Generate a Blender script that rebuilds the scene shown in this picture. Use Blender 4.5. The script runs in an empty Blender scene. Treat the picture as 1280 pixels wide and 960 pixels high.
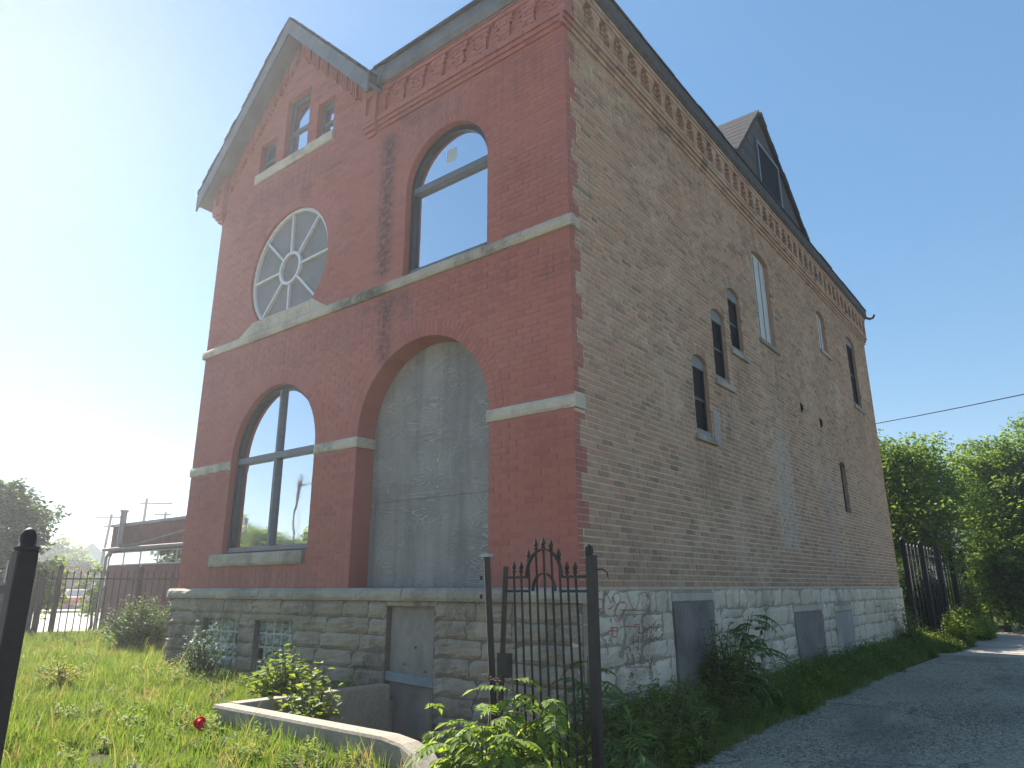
import bpy, bmesh, math, random
import numpy as np
from mathutils import Vector, Matrix, noise
from mathutils.geometry import tessellate_polygon

random.seed(7)
rng = np.random.default_rng(7)
R = math.radians
scene = bpy.context.scene
col = scene.collection

# ------------------------------------------------------------------ camera
CAM = Vector((3.8174, -5.8675, 1.5))
cd = bpy.data.cameras.new('camera')
cd.sensor_width = 36.0
cd.lens = 881.46 / 1280 * 36
cd.clip_start = 0.05
cd.clip_end = 2000
cam = bpy.data.objects.new('camera', cd)
col.objects.link(cam)
yaw, pitch, roll = -0.66762, 0.28122, -0.00258
fwd = Vector((math.sin(yaw) * math.cos(pitch), math.cos(yaw) * math.cos(pitch), math.sin(pitch)))
rgt = Vector((math.cos(yaw), -math.sin(yaw), 0))
upv = rgt.cross(fwd)
rx = rgt * math.cos(roll) + upv * math.sin(roll)
ux = -rgt * math.sin(roll) + upv * math.cos(roll)
cam.matrix_world = Matrix(((rx.x, ux.x, -fwd.x, CAM.x), (rx.y, ux.y, -fwd.y, CAM.y), (rx.z, ux.z, -fwd.z, CAM.z), (0, 0, 0, 1)))
scene.camera = cam

# ------------------------------------------------------------------ light
HAZE = 0.0017
SUN_ELEV, SUN_AZ = R(35.5), R(-81.0)          # azimuth clockwise from +Y
world = bpy.data.worlds.new('World')
scene.world = world
world.use_nodes = True
wn = world.node_tree
bg = wn.nodes['Background']
sky = wn.nodes.new('ShaderNodeTexSky')
sky.sky_type = 'NISHITA'
sky.sun_disc = False
sky.sun_elevation = SUN_ELEV
sky.sun_rotation = SUN_AZ
sky.altitude = 180
sky.air_density = 1.0
sky.dust_density = 0.1
sky.ozone_density = 2.5
# gamma and saturation narrow the sky's brightness range evenly over the dome
gm = wn.nodes.new('ShaderNodeGamma'); gm.inputs[1].default_value = 0.52
hs = wn.nodes.new('ShaderNodeHueSaturation'); hs.inputs['Saturation'].default_value = 1.6
wn.links.new(sky.outputs[0], gm.inputs[0]); wn.links.new(gm.outputs[0], hs.inputs['Color'])
wn.links.new(hs.outputs[0], bg.inputs[0])
bg.inputs[1].default_value = 0.118
sl = bpy.data.lights.new('sun', 'SUN')
sl.energy = 5.0
sl.angle = R(0.53)
sl.color = (1.0, 0.95, 0.87)
sun = bpy.data.objects.new('sun', sl)
col.objects.link(sun)
sdir = Vector((math.sin(SUN_AZ) * math.cos(SUN_ELEV), math.cos(SUN_AZ) * math.cos(SUN_ELEV), math.sin(SUN_ELEV)))
sun.rotation_euler = (-sdir).to_track_quat('-Z', 'Y').to_euler()
sun.location = sdir * 60
scene.view_settings.view_transform = 'Standard'
scene.view_settings.look = 'None'
scene.view_settings.exposure = 1.7
scene.view_settings.gamma = 1.0
scene.view_settings.use_curve_mapping = False
scene.render.engine = 'CYCLES'
scene.cycles.max_bounces = 6
scene.cycles.diffuse_bounces = 3
scene.cycles.transparent_max_bounces = 8
scene.cycles.use_denoising = True

# ------------------------------------------------------------------ materials
class NT:
    def __init__(s, name):
        s.m = bpy.data.materials.new(name); s.m.use_nodes = True
        s.t = s.m.node_tree; s.b = s.t.nodes['Principled BSDF']; s.out = s.t.nodes['Material Output']
    def n(s, typ, **kw):
        nd = s.t.nodes.new(typ)
        for k, v in kw.items(): setattr(nd, k, v)
        return nd
    def l(s, a, b): s.t.links.new(a, b)
    def v(s, sock, val):
        if hasattr(val, 'is_output') or isinstance(val, bpy.types.NodeSocket): s.l(val, sock)
        else: sock.default_value = val
    def math(s, op, a, b=0.0, c=0.0, clamp=False):
        nd = s.n('ShaderNodeMath', operation=op, use_clamp=clamp)
        s.v(nd.inputs[0], a); s.v(nd.inputs[1], b); s.v(nd.inputs[2], c)
        return nd.outputs[0]
    def pos(s): return s.n('ShaderNodeNewGeometry').outputs['Position']
    def noise(s, scale, detail=4, rough=0.55, vec=None, scl=None, dist=0.0):
        nd = s.n('ShaderNodeTexNoise'); nd.inputs['Scale'].default_value = scale
        nd.inputs['Detail'].default_value = detail; nd.inputs['Roughness'].default_value = rough
        nd.inputs['Distortion'].default_value = dist
        vec = vec or s.pos()
        if scl:
            mp = s.n('ShaderNodeVectorMath', operation='MULTIPLY'); s.l(vec, mp.inputs[0]); mp.inputs[1].default_value = scl
            vec = mp.outputs[0]
        s.l(vec, nd.inputs['Vector'])
        return nd.outputs['Fac']
    def ramp(s, fac, stops, interp='LINEAR'):
        nd = s.n('ShaderNodeValToRGB'); cr = nd.color_ramp; cr.interpolation = interp
        while len(cr.elements) < len(stops): cr.elements.new(0.5)
        for e, (p, c) in zip(cr.elements, stops):
            e.position = p; e.color = (c, c, c, 1) if not hasattr(c, '__len__') else (*c, 1)
        s.v(nd.inputs[0], fac)
        return nd.outputs[0]
    def mix(s, fac, a, b, mode='MIX'):
        nd = s.n('ShaderNodeMix', data_type='RGBA', blend_type=mode)
        s.v(nd.inputs[0], fac)
        for i, x in ((6, a), (7, b)):
            s.v(nd.inputs[i], x if isinstance(x, bpy.types.NodeSocket) else (*x, 1))
        return nd.outputs[2]
    def rnd(s):
        a = s.n('ShaderNodeAttribute', attribute_name='rnd').outputs['Fac']
        o = s.n('ShaderNodeObjectInfo').outputs['Random']
        return s.math('FRACT', s.math('ADD', a, o))
    def bump(s, h, strength=0.3, dist=0.01):
        nd = s.n('ShaderNodeBump'); nd.inputs['Strength'].default_value = strength; nd.inputs['Distance'].default_value = dist
        s.l(h, nd.inputs['Height']); s.l(nd.outputs[0], s.b.inputs['Normal'])
    def fin(s, color, rough=0.8, spec=0.3, metal=0.0):
        s.v(s.b.inputs['Base Color'], color if isinstance(color, bpy.types.NodeSocket) else (*color, 1))
        s.v(s.b.inputs['Roughness'], rough)
        s.b.inputs['Specular IOR Level'].default_value = spec
        s.b.inputs['Metallic'].default_value = metal
        return s.m
    def boxmask(s, x0, x1, z0, z1, soft=0.12):
        sp = s.n('ShaderNodeSeparateXYZ'); s.l(s.pos(), sp.inputs[0])
        out = None
        for sock, a, b in ((sp.outputs[0], x0, x1), (sp.outputs[2], z0, z1)):
            up = s.n('ShaderNodeMapRange', interpolation_type='SMOOTHSTEP'); s.l(sock, up.inputs[0]); up.inputs[1].default_value = a - soft; up.inputs[2].default_value = a + soft
            dn = s.n('ShaderNodeMapRange', interpolation_type='SMOOTHSTEP'); s.l(sock, dn.inputs[0]); dn.inputs[1].default_value = b + soft; dn.inputs[2].default_value = b - soft
            m = s.math('MULTIPLY', up.outputs[0], dn.outputs[0])
            out = m if out is None else s.math('MULTIPLY', out, m)
        return out

def mat_red(name, joint=False):
    k = NT(name)
    base = k.ramp(k.rnd(), [(0, (.315, .103, .078)), (.5, (.38, .128, .094)), (.85, (.345, .115, .086)), (1, (.265, .09, .074))])
    if joint: base = k.ramp(k.noise(30), [(.3, (.31, .12, .10)), (.7, (.37, .15, .123))])
    big = k.noise(0.55, 5, .6)
    fade = k.ramp(big, [(.42, 0), (.7, .5)])
    c = k.mix(fade, base, (.41, .19, .16))
    fine = k.ramp(k.noise(22, 5, .65), [(.35, 0.0), (.75, .55)])
    c = k.mix(fine, c, (.31, .118, .098))
    streak = k.ramp(k.noise(1.0, 5, .6, scl=(2.2, 2.2, .35)), [(.52, 0), (.75, .35)])
    c = k.mix(streak, c, (.25, .125, .11))
    # soot and water stains where the photograph shows them
    gr = k.ramp(k.noise(9, 6, .7, scl=(1, 1, 1.6)), [(.36, 0), (.56, 1)])
    for (x0, x1, z0, z1, a) in ((-3.2, -2.92, 5.6, 7.85, .75), (-3.08, -2.85, 4.35, 5.25, .7), (-3.5, -2.6, 5.1, 5.28, .45), (-2.62, -2.54, 4.85, 5.3, .5),
                                (-2.85, -2.0, 7.8, 8.1, .35), (-5.2, -4.9, 7.5, 7.8, .4), (-1.0, 0.3, 5.52, 6.6, .12), (-7.8, -4, 7.8, 8.1, .15)):
        m = k.math('MULTIPLY', k.math('MULTIPLY', k.boxmask(x0, x1, z0, z1, .1), gr), a)
        c = k.mix(m, c, (.035, .03, .032))
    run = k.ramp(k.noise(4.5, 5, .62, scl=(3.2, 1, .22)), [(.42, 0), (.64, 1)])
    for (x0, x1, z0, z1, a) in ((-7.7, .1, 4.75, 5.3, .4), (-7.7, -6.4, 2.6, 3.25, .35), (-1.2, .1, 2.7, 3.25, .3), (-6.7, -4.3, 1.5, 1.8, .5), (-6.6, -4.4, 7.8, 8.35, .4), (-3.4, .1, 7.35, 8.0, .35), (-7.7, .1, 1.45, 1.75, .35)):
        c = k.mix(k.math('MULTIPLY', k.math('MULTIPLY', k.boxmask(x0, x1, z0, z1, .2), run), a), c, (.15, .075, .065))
    pale = k.ramp(k.noise(3.5, 8, .75), [(.66, 0), (.74, .5)])
    c = k.mix(pale, c, (.46, .26, .22))
    k.bump(k.noise(60, 5, .7), .35, .004)
    return k.fin(c, .72, .28)

SWIN = [(3.02, 3.55, 3.5), (3.86, 4.4, 4.46), (4.62, 5.17, 5.13), (6.05, 6.92, 5.72), (10.1, 10.76, 6.6), (12.68, 13.5, 5.84)]
def mat_common(name, joint=False):
    k = NT(name)
    mort = k.ramp(k.noise(14, 5, .7), [(.3, (.54, .435, .315)), (.7, (.64, .53, .395))])
    if joint: c = mort
    else:
        b = k.ramp(k.rnd(), [(0, (.235, .152, .108)), (.22, (.335, .218, .15)), (.5, (.425, .28, .194)), (.74, (.35, .225, .156)), (.87, (.41, .21, .14)), (.95, (.24, .165, .122)), (1, (.11, .086, .07))])
        b = k.mix(k.ramp(k.noise(35, 5, .7), [(.35, 0), (.7, .5)]), b, (.42, .30, .205))
        up = k.n('ShaderNodeSeparateXYZ'); k.l(k.pos(), up.inputs[0])
        a = k.noise(.75, 5, .62)
        s1 = k.math('ADD', a, k.math('MULTIPLY', k.math('SUBTRACT', k.noise(7, 5, .7), .5), .55))
        s1 = k.math('ADD', s1, k.math('MULTIPLY', k.math('SUBTRACT', k.rnd(), .5), .12))
        sm = k.ramp(s1, [(.52, 0.02), (.86, .75)])
        c = k.mix(sm, b, mort)
        # smeared pale mortar over the filled-in window, and a reddish patch of newer brick
        spx = up.outputs[1]
    # filled-in window: pale render
    sp = k.n('ShaderNodeSeparateXYZ'); k.l(k.pos(), sp.inputs[0])
    def ymask(y0, y1, z0, z1, soft):
        out = None
        for sock, p, q in ((sp.outputs[1], y0, y1), (sp.outputs[2], z0, z1)):
            u = k.n('ShaderNodeMapRange', interpolation_type='SMOOTHSTEP'); k.l(sock, u.inputs[0]); u.inputs[1].default_value = p - soft; u.inputs[2].default_value = p + soft
            d = k.n('ShaderNodeMapRange', interpolation_type='SMOOTHSTEP'); k.l(sock, d.inputs[0]); d.inputs[1].default_value = q + soft; d.inputs[2].default_value = q - soft
            m = k.math('MULTIPLY', u.outputs[0], d.outputs[0]); out = m if out is None else k.math('MULTIPLY', out, m)
        return out
    g2 = k.ramp(k.noise(6, 6, .7), [(.4, .15), (.58, 1)])
    for (y0, y1, z0, z1, s, colr, amt) in ((6.1, 7.0, 2.1, 4.1, .08, (.46, .41, .35), .75), (9.0, 9.5, 2.0, 3.6, .2, (.36, .32, .29), .5), (13.2, 13.9, 2.3, 3.3, .2, (.36, .32, .28), .5),
                                          (3.6, 3.85, 3.5, 3.95, .02, (.42, .43, .42), .9), (.3, 1.1, 2.6, 5.2, .3, (.37, .22, .175), .35), (.25, 1.7, 1.55, 2.4, .3, (.37, .235, .19), .3),
                                          (1.3, 2.6, 5.8, 7.6, .4, (.33, .195, .165), .3), (4.0, 8.5, 6.0, 6.6, .4, (.2, .155, .13), .25)):
        c = k.mix(k.math('MULTIPLY', k.math('MULTIPLY', ymask(y0, y1, z0, z1, s), g2), amt), c, colr)
    run = k.ramp(k.noise(5, 5, .6, scl=(1, 3.5, .25)), [(.42, 0), (.62, 1)])
    for w_ in SWIN:
        c = k.mix(k.math('MULTIPLY', k.math('MULTIPLY', ymask(w_[0] - .05, w_[1] + .08, w_[2] - .95, w_[2] - .1, .1), run), .4), c, (.13, .095, .07))
    c = k.mix(k.math('MULTIPLY', k.math('MULTIPLY', ymask(-1, 16, 7.3, 8.1, .45), run), .28), c, (.14, .10, .075))
    c = k.mix(k.math('MULTIPLY', k.math('MULTIPLY', ymask(-1, 16, 1.3, 1.85, .3), g2), .3), c, (.17, .13, .10))
    grime = k.ramp(k.noise(1.1, 5, .6, scl=(1, 1, .4)), [(.5, 0), (.8, .22)])
    c = k.mix(grime, c, (.2, .145, .105))
    k.bump(k.noise(70, 5, .7), .45, .005)
    return k.fin(c, .88, .2)

def mat_stone(name, a, b, dirt=(.07, .065, .055), dirtamt=.6, scale=3.0, stain=()):
    k = NT(name)
    c = k.mix(k.ramp(k.noise(scale, 6, .65), [(.35, 0), (.68, 1)]), a, b)
    c = k.mix(k.math('MULTIPLY', k.rnd(), .45), c, tuple(x * .68 for x in a))
    c = k.mix(k.math('MULTIPLY', k.ramp(k.noise(1.3, 7, .7, scl=(1, 1, .6)), [(.48, 0), (.68, 1)]), dirtamt), c, dirt)
    c = k.mix(k.ramp(k.noise(40, 5, .7), [(.45, 0), (.7, .35)]), c, tuple(min(1, x * 1.35) for x in b))
    if stain:
        gr = k.ramp(k.noise(7, 6, .7), [(.32, .2), (.55, 1)])
        for (x0, x1, z0, z1, a) in stain: c = k.mix(k.math('MULTIPLY', k.math('MULTIPLY', k.boxmask(x0, x1, z0, z1, .25), gr), a), c, (.05, .05, .042))
    k.bump(k.noise(28, 8, .75), .7, .012)
    return k.fin(c, .9, .2)

def mat_plain(name, c, rough=.6, spec=.4, metal=0, var=.25, scale=6, bump=.15):
    k = NT(name)
    d = tuple(x * (1 - var) for x in c)
    cc = k.mix(k.ramp(k.noise(scale, 6, .65), [(.38, 0), (.66, 1)]), c, d)
    cc = k.mix(k.math('MULTIPLY', k.rnd(), var * .8), cc, tuple(x * .75 for x in c))
    k.bump(k.noise(scale * 8, 4, .6), bump, .004)
    return k.fin(cc, rough, spec, metal)

def mat_leaf(name, c1, c2, c3=None, trans=.42, rough=.62):
    k = NT(name)
    st = [(0, c1), (.7, c2)] + ([(1, c3)] if c3 else [])
    c = k.ramp(k.rnd(), st)
    if 'grass' in name or 'weed' in name:
        c = k.mix(k.ramp(k.noise(.9, 5, .65), [(.4, 0), (.66, .6)]), c, tuple(x * f for x, f in zip(c2, (1.35, 1.08, 1.5))))
        c = k.mix(k.ramp(k.noise(2.6, 4, .6), [(.5, 0), (.7, .5)]), c, tuple(x * f for x, f in zip(c1, (.7, .8, .9))))
    k.fin(c, rough, .15)
    tr = k.n('ShaderNodeBsdfTranslucent')
    k.l(k.mix(1.0, c, (1.35, 1.25, .55), 'MULTIPLY'), tr.inputs[0])
    mx = k.n('ShaderNodeMixShader'); mx.inputs[0].default_value = trans
    k.l(k.b.outputs[0], mx.inputs[1]); k.l(tr.outputs[0], mx.inputs[2]); k.l(mx.outputs[0], k.out.inputs[0])
    return k.m

def mat_mirror_glass(name, tint=(.73, .77, .81)):
    k = NT(name)
    k.fin(tint, .015, .5, 1.0)
    nd = k.noise(1.6, 2, .5)
    k.bump(nd, .09, .02)
    k.l(k.ramp(k.noise(2.2, 6, .7, scl=(1, 1, .5)), [(.42, .012), (.75, .10)]), k.b.inputs['Roughness'])
    return k.m

def mat_ply(name):
    k = NT(name)
    w = k.n('ShaderNodeTexNoise'); w.inputs['Scale'].default_value = .85; w.inputs['Detail'].default_value = 3; w.inputs['Distortion'].default_value = .6
    mp = k.n('ShaderNodeVectorMath', operation='MULTIPLY'); k.l(k.pos(), mp.inputs[0]); mp.inputs[1].default_value = (.75, 1, 3.6); k.l(mp.outputs[0], w.inputs['Vector'])
    rings = k.math('SINE', k.math('MULTIPLY', w.outputs['Fac'], 210))
    lines = k.ramp(rings, [(.25, 0), (.95, 1)])
    blot = k.ramp(k.noise(1.6, 5, .6), [(.35, 0), (.65, 1)])
    c = k.mix(blot, (.19, .183, .172), (.275, .265, .25))
    fineline = k.math('MULTIPLY', lines, k.ramp(k.noise(2.1, 4, .6), [(.38, .1), (.62, .85)]))
    c = k.mix(fineline, c, (.36, .355, .34))
    c = k.mix(k.ramp(k.noise(16, 5, .7, scl=(1, 1, 3)), [(.58, 0), (.7, .55)]), c, (.06, .065, .075))
    c = k.mix(k.ramp(k.noise(1.4, 5, .6, scl=(3, 1, .3)), [(.5, 0), (.72, .5)]), c, (.09, .09, .092))
    pale = k.ramp(k.noise(4, 6, .75), [(.6, 0), (.72, .4)])
    c = k.mix(pale, c, (.33, .33, .32))
    k.bump(rings, .12, .002)
    return k.fin(c, .72, .3)

def mat_asphalt(name):
    k = NT(name)
    vo = k.n('ShaderNodeTexVoronoi'); vo.inputs['Scale'].default_value = 55; k.l(k.pos(), vo.inputs['Vector'])
    sp_ = k.n('ShaderNodeSeparateColor'); k.l(vo.outputs['Color'], sp_.inputs[0])
    c = k.ramp(sp_.outputs[0], [(0, (.15, .133, .096)), (.45, (.28, .25, .185)), (.8, (.40, .36, .27)), (1, (.56, .51, .39))])
    c = k.mix(k.ramp(k.noise(.8, 6, .65), [(.4, 0), (.65, .6)]), c, (.34, .308, .235))
    sp = k.n('ShaderNodeSeparateXYZ'); k.l(k.pos(), sp.inputs[0])
    for (cx, cy, sx, sy, r0, r1, am) in ((1.75, 3.1, 1.0, .55, .1, .6, .45), (2.6, 5.2, .8, .5, .1, .8, .25), (1.5, 7.5, .9, .4, .1, .8, .25)):
        dx = k.math('MULTIPLY', k.math('SUBTRACT', sp.outputs[0], cx), sx); dy = k.math('MULTIPLY', k.math('SUBTRACT', sp.outputs[1], cy), sy)
        d = k.math('SQRT', k.math('ADD', k.math('MULTIPLY', dx, dx), k.math('MULTIPLY', dy, dy)))
        d = k.math('ADD', d, k.math('MULTIPLY', k.math('SUBTRACT', k.noise(3, 5, .6), .5), .6))
        c = k.mix(k.ramp(d, [(r0, am), (r1, 0)]), c, (.05, .05, .046))
    c = k.mix(k.ramp(k.noise(2.3, 6, .7, scl=(1, .5, 1)), [(.56, 0), (.7, .5)]), c, (.06, .062, .052))
    cr = k.n('ShaderNodeTexVoronoi', feature='DISTANCE_TO_EDGE'); cr.inputs['Scale'].default_value = .33
    wv = k.n('ShaderNodeVectorMath', operation='ADD'); k.l(k.pos(), wv.inputs[0])
    nz = k.n('ShaderNodeTexNoise'); nz.inputs['Scale'].default_value = 1.6; nz.inputs['Detail'].default_value = 5; k.l(k.pos(), nz.inputs['Vector'])
    k.l(nz.outputs['Color'], wv.inputs[1]); k.l(wv.outputs[0], cr.inputs['Vector'])
    cm = k.math('MULTIPLY', k.ramp(cr.outputs['Distance'], [(.003, .75), (.009, 0)]), k.ramp(k.noise(.9, 3, .5), [(.45, 0), (.55, 1)]))
    c = k.mix(cm, c, (.045, .042, .035))
    c = k.mix(k.ramp(k.noise(.35, 4, .6, scl=(2.2, .5, 1)), [(.52, 0), (.56, .35)]), c, (.12, .115, .10))
    k.bump(vo.outputs['Distance'], .6, .01)
    return k.fin(c, .92, .2)

def mat_soil(name, a, b):
    k = NT(name)
    c = k.mix(k.ramp(k.noise(5, 6, .7), [(.35, 0), (.65, 1)]), a, b)
    k.bump(k.noise(18, 6, .7), .6, .03)
    return k.fin(c, .95, .1)

M = {}
M['red'] = mat_red('painted_red_brick'); M['red_joint'] = mat_red('painted_red_joint', True)
M['common'] = mat_common('common_brick'); M['mortar'] = mat_common('lime_mortar', True)
M['stone'] = mat_stone('grey_limestone', (.27, .23, .175), (.38, .325, .25), (.05, .044, .035), .9)
M['ledge'] = mat_stone('ledge_limestone', (.30, .275, .22), (.41, .375, .305), (.08, .074, .06), .6)
M['trim'] = mat_stone('trim_limestone', (.42, .38, .31), (.54, .49, .405), (.10, .09, .07), .75, 3.0, ((-4.0, -2.9, 5.2, 5.6, .85), (-2.75, -1.0, 5.3, 5.38, .35)))
M['white_stone'] = mat_stone('whitewashed_stone', (.50, .43, .33), (.64, .565, .455), (.19, .145, .10), .6)
M['white_mortar'] = mat_stone('whitewashed_mortar', (.40, .355, .29), (.52, .465, .385), (.16, .13, .095), .6)
M['stone_joint'] = mat_stone('stone_joint', (.14, .122, .098), (.21, .185, .15))
M['white_joint'] = mat_stone('white_joint', (.30, .26, .20), (.43, .375, .30))
M['concrete'] = mat_stone('concrete', (.33, .28, .215), (.44, .38, .30), (.12, .10, .075), .4)
M['paving'] = mat_stone('worn_concrete', (.36, .31, .26), (.45, .39, .33), (.16, .14, .12), .5, 1.2)
M['iron'] = mat_plain('black_iron', (.014, .0135, .0135), .6, .35, 0, .4, 30, .2)
M['iron_worn'] = mat_plain('worn_iron', (.028, .022, .02), .6, .4, 0, .5, 25, .2)
M['rust'] = mat_plain('rusty_chain', (.14, .085, .06), .7, .4, .3, .5, 40, .2)
M['fascia'] = mat_plain('grey_metal_fascia', (.14, .152, .162), .5, .4, 0, .35, 3, .1)
M['soffit'] = mat_plain('grey_soffit', (.185, .183, .195), .6, .3, 0, .25, 2, .1)
M['shingle'] = mat_plain('dark_shingle', (.07, .065, .067), .9, .2, 0, .45, 9, .5)
M['siding'] = mat_plain('dark_siding', (.085, .08, .08), .8, .25, 0, .4, 8, .4)
M['frame_dark'] = mat_plain('dark_bronze_frame', (.03, .033, .04), .4, .5, 0, .25, 12, .05)
M['frame_grey'] = mat_plain('grey_frame', (.12, .135, .155), .4, .5, 0, .2, 12, .05)
M['frame_white'] = mat_plain('white_frame', (.62, .63, .64), .5, .4, 0, .15, 12, .05)
M['glass'] = mat_mirror_glass('reflecting_glass')
M['glass_dim'] = mat_plain('dim_glass', (.10, .105, .12), .12, .6, 0, .2, 3, .03)
M['rose_pane'] = mat_plain('dusty_pane', (.21, .205, .20), .5, .4, 0, .2, 2, .05)
M['dark_panel'] = mat_plain('dark_panel', (.016, .013, .015), .75, .15, 0, .4, 6, .1)
M['lintel_grey'] = mat_plain('grey_lintel', (.22, .245, .26), .7, .3, 0, .3, 10, .1)
M['white_board'] = mat_plain('pale_board', (.52, .54, .53), .6, .3, 0, .2, 4, .1)
M['ply'] = mat_ply('weathered_plywood')
M['grey_board'] = None
def mat_board(name, a, b):
    k = NT(name)
    g = k.noise(6, 6, .65, scl=(1, 9, .6), dist=.4)
    c = k.mix(k.ramp(g, [(.35, 0), (.65, 1)]), a, b)
    c = k.mix(k.ramp(k.noise(1.7, 5, .65), [(.45, 0), (.68, .6)]), c, tuple(x * .55 for x in a))
    c = k.mix(k.ramp(k.noise(13, 6, .75), [(.62, 0), (.72, .5)]), c, (.3, .28, .25))
    k.bump(g, .3, .006)
    return k.fin(c, .85, .2)
M['grey_board'] = mat_board('grey_board', (.235, .21, .18), (.31, .28, .24))
M['wall_board'] = mat_board('dark_wall_board', (.155, .138, .125), (.225, .20, .18))
M['pale_patch'] = mat_stone('pale_patch', (.30, .28, .26), (.36, .34, .31), (.15, .13, .11), .5)
M['bluegrey'] = mat_plain('bluegrey_bar', (.24, .28, .28), .7, .3, 0, .25, 9, .2)
M['gb_glass'] = mat_plain('glass_block', (.15, .22, .195), .08, .8, 0, .5, 14, .5)
M['asphalt'] = mat_asphalt('gravelly_asphalt')
M['soil'] = mat_soil('soil', (.045, .04, .022), (.075, .075, .03))
M['field'] = mat_soil('field', (.05, .065, .02), (.09, .10, .035))
M['road'] = mat_soil('street_concrete', (.36, .335, .29), (.44, .41, .36))
M['paint_red'] = mat_plain('red_spray', (.40, .15, .125), .6, .3, 0, .5, 30, .02)
M['paint_grey'] = mat_plain('grey_spray', (.33, .22, .185), .6, .3, 0, .5, 30, .02)
M['paint_dark'] = mat_plain('dark_spray', (.21, .125, .115), .6, .3, 0, .5, 30, .02)
M['bark'] = mat_plain('bark', (.09, .07, .05), .95, .1, 0, .5, 14, .8)
M['stem'] = mat_plain('green_stem', (.10, .12, .04), .7, .2, 0, .3, 14, .1)
M['grass'] = mat_leaf('grass_blade', (.085, .155, .026), (.145, .235, .042), (.24, .285, .09), .45)
M['dry'] = mat_leaf('dry_grass_blade', (.26, .22, .10), (.36, .31, .16), (.42, .36, .2), .35)
M['stalk'] = mat_leaf('grass_stalk', (.17, .21, .06), (.27, .27, .11), (.36, .32, .16), .4)
M['weed'] = mat_leaf('weed_leaf', (.10, .16, .045), (.155, .23, .065), (.24, .29, .10), .42)
M['weed_lit'] = mat_leaf('lawn_weed_leaf', (.11, .18, .03), (.19, .27, .05), (.30, .34, .10), .45)  # lighter weed tone, sunlight in the colour; also varies the wall weeds
M['ail'] = mat_leaf('tree_of_heaven_leaf', (.12, .20, .035), (.20, .29, .05), (.30, .37, .08), .5)  # leaf of the sunny saplings, with sunlight put into the colour
M['ail_dark'] = mat_leaf('sapling_leaf', (.06, .12, .035), (.10, .175, .045), (.19, .22, .05), .3)  # darker copy of the same leaf, shade put into the colour
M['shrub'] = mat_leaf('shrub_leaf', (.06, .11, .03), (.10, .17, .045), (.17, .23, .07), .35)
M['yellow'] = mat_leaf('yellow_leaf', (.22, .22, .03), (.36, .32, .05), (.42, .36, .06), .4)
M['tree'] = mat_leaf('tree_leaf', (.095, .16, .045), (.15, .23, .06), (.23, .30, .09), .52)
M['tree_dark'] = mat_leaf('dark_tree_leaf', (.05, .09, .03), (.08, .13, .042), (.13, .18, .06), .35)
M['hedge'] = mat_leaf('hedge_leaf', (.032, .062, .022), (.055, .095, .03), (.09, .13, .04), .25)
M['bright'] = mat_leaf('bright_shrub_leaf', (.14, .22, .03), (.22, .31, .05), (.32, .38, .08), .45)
M['petal'] = mat_plain('white_petal', (.75, .75, .70), .6, .3, 0, .1)
M['cup'] = mat_leaf('red_plastic', (.75, .012, .025), (.7, .015, .03), None, .3, .35)
M['carred'] = mat_plain('red_car_paint', (.40, .02, .035), .25, .6, 0, .05, 3, .0)
M['rubber'] = mat_plain('tyre_rubber', (.02, .02, .02), .8, .2)
M['maroon'] = mat_plain('maroon_panel', (.20, .05, .05), .7, .3, 0, .25, 2, .1)
M['brownbrick'] = mat_plain('brown_brick', (.21, .08, .055), .9, .2, 0, .4, 5, .4)
M['gutter_white'] = mat_plain('pale_gutter', (.22, .20, .185), .6, .3, 0, .4, 5, .1)
M['galv'] = mat_plain('galvanised_metal', (.30, .31, .32), .5, .5, .3, .3, 5, .1)
M['polewood'] = mat_plain('pole_wood', (.15, .12, .095), .9, .1, 0, .35, 6, .3)
M['houseblue'] = mat_plain('pale_blue_siding', (.38, .42, .46), .8, .2, 0, .15, 3, .1)
M['housewhite'] = mat_plain('white_siding', (.62, .63, .64), .8, .2, 0, .15, 3, .1)
M['roofgrey'] = mat_plain('grey_roof', (.16, .15, .15), .9, .1, 0, .3, 3, .3)
M['fencewood'] = mat_plain('brown_board_fence', (.075, .05, .04), .9, .1, 0, .4, 4, .3)
M['signgrey'] = mat_plain('sign_back', (.25, .25, .25), .7, .3)
M['interior'] = mat_plain('interior', (.03, .03, .03), .9, .1)
M['yellow_paint'] = mat_plain('faded_yellow_paint', (.45, .33, .10), .8, .2, 0, .3)
M['pebble'] = mat_plain('pebble', (.24, .22, .185), .9, .2, 0, .6, 30, .2)
M['wire'] = mat_plain('wire', (.02, .02, .02), .8, .1)

# ------------------------------------------------------------------ mesh helpers
def tag(o, label=None, cat=None, group=None, kind=None):
    if label: o['label'] = label
    if cat: o['category'] = cat
    if group: o['group'] = group
    if kind: o['kind'] = kind
    return o
def empty(name, loc=(0, 0, 0), rz=0, parent=None):
    o = bpy.data.objects.new(name, None); col.objects.link(o)
    o.location = loc; o.rotation_euler = (0, 0, rz); o.empty_display_size = .2
    if parent: o.parent = parent
    return o
def link(name, me, parent=None, loc=None):
    o = bpy.data.objects.new(name, me); col.objects.link(o)
    if parent: o.parent = parent
    if loc is not None: o.location = loc
    return o
PF = lambda u, v, d: (u, -d, v)         # front wall frame: along, up, outward
PS = lambda u, v, d: (d, u, v)          # alley-side wall frame
PL = lambda u, v, d: (u, v, d)          # plan frame

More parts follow.
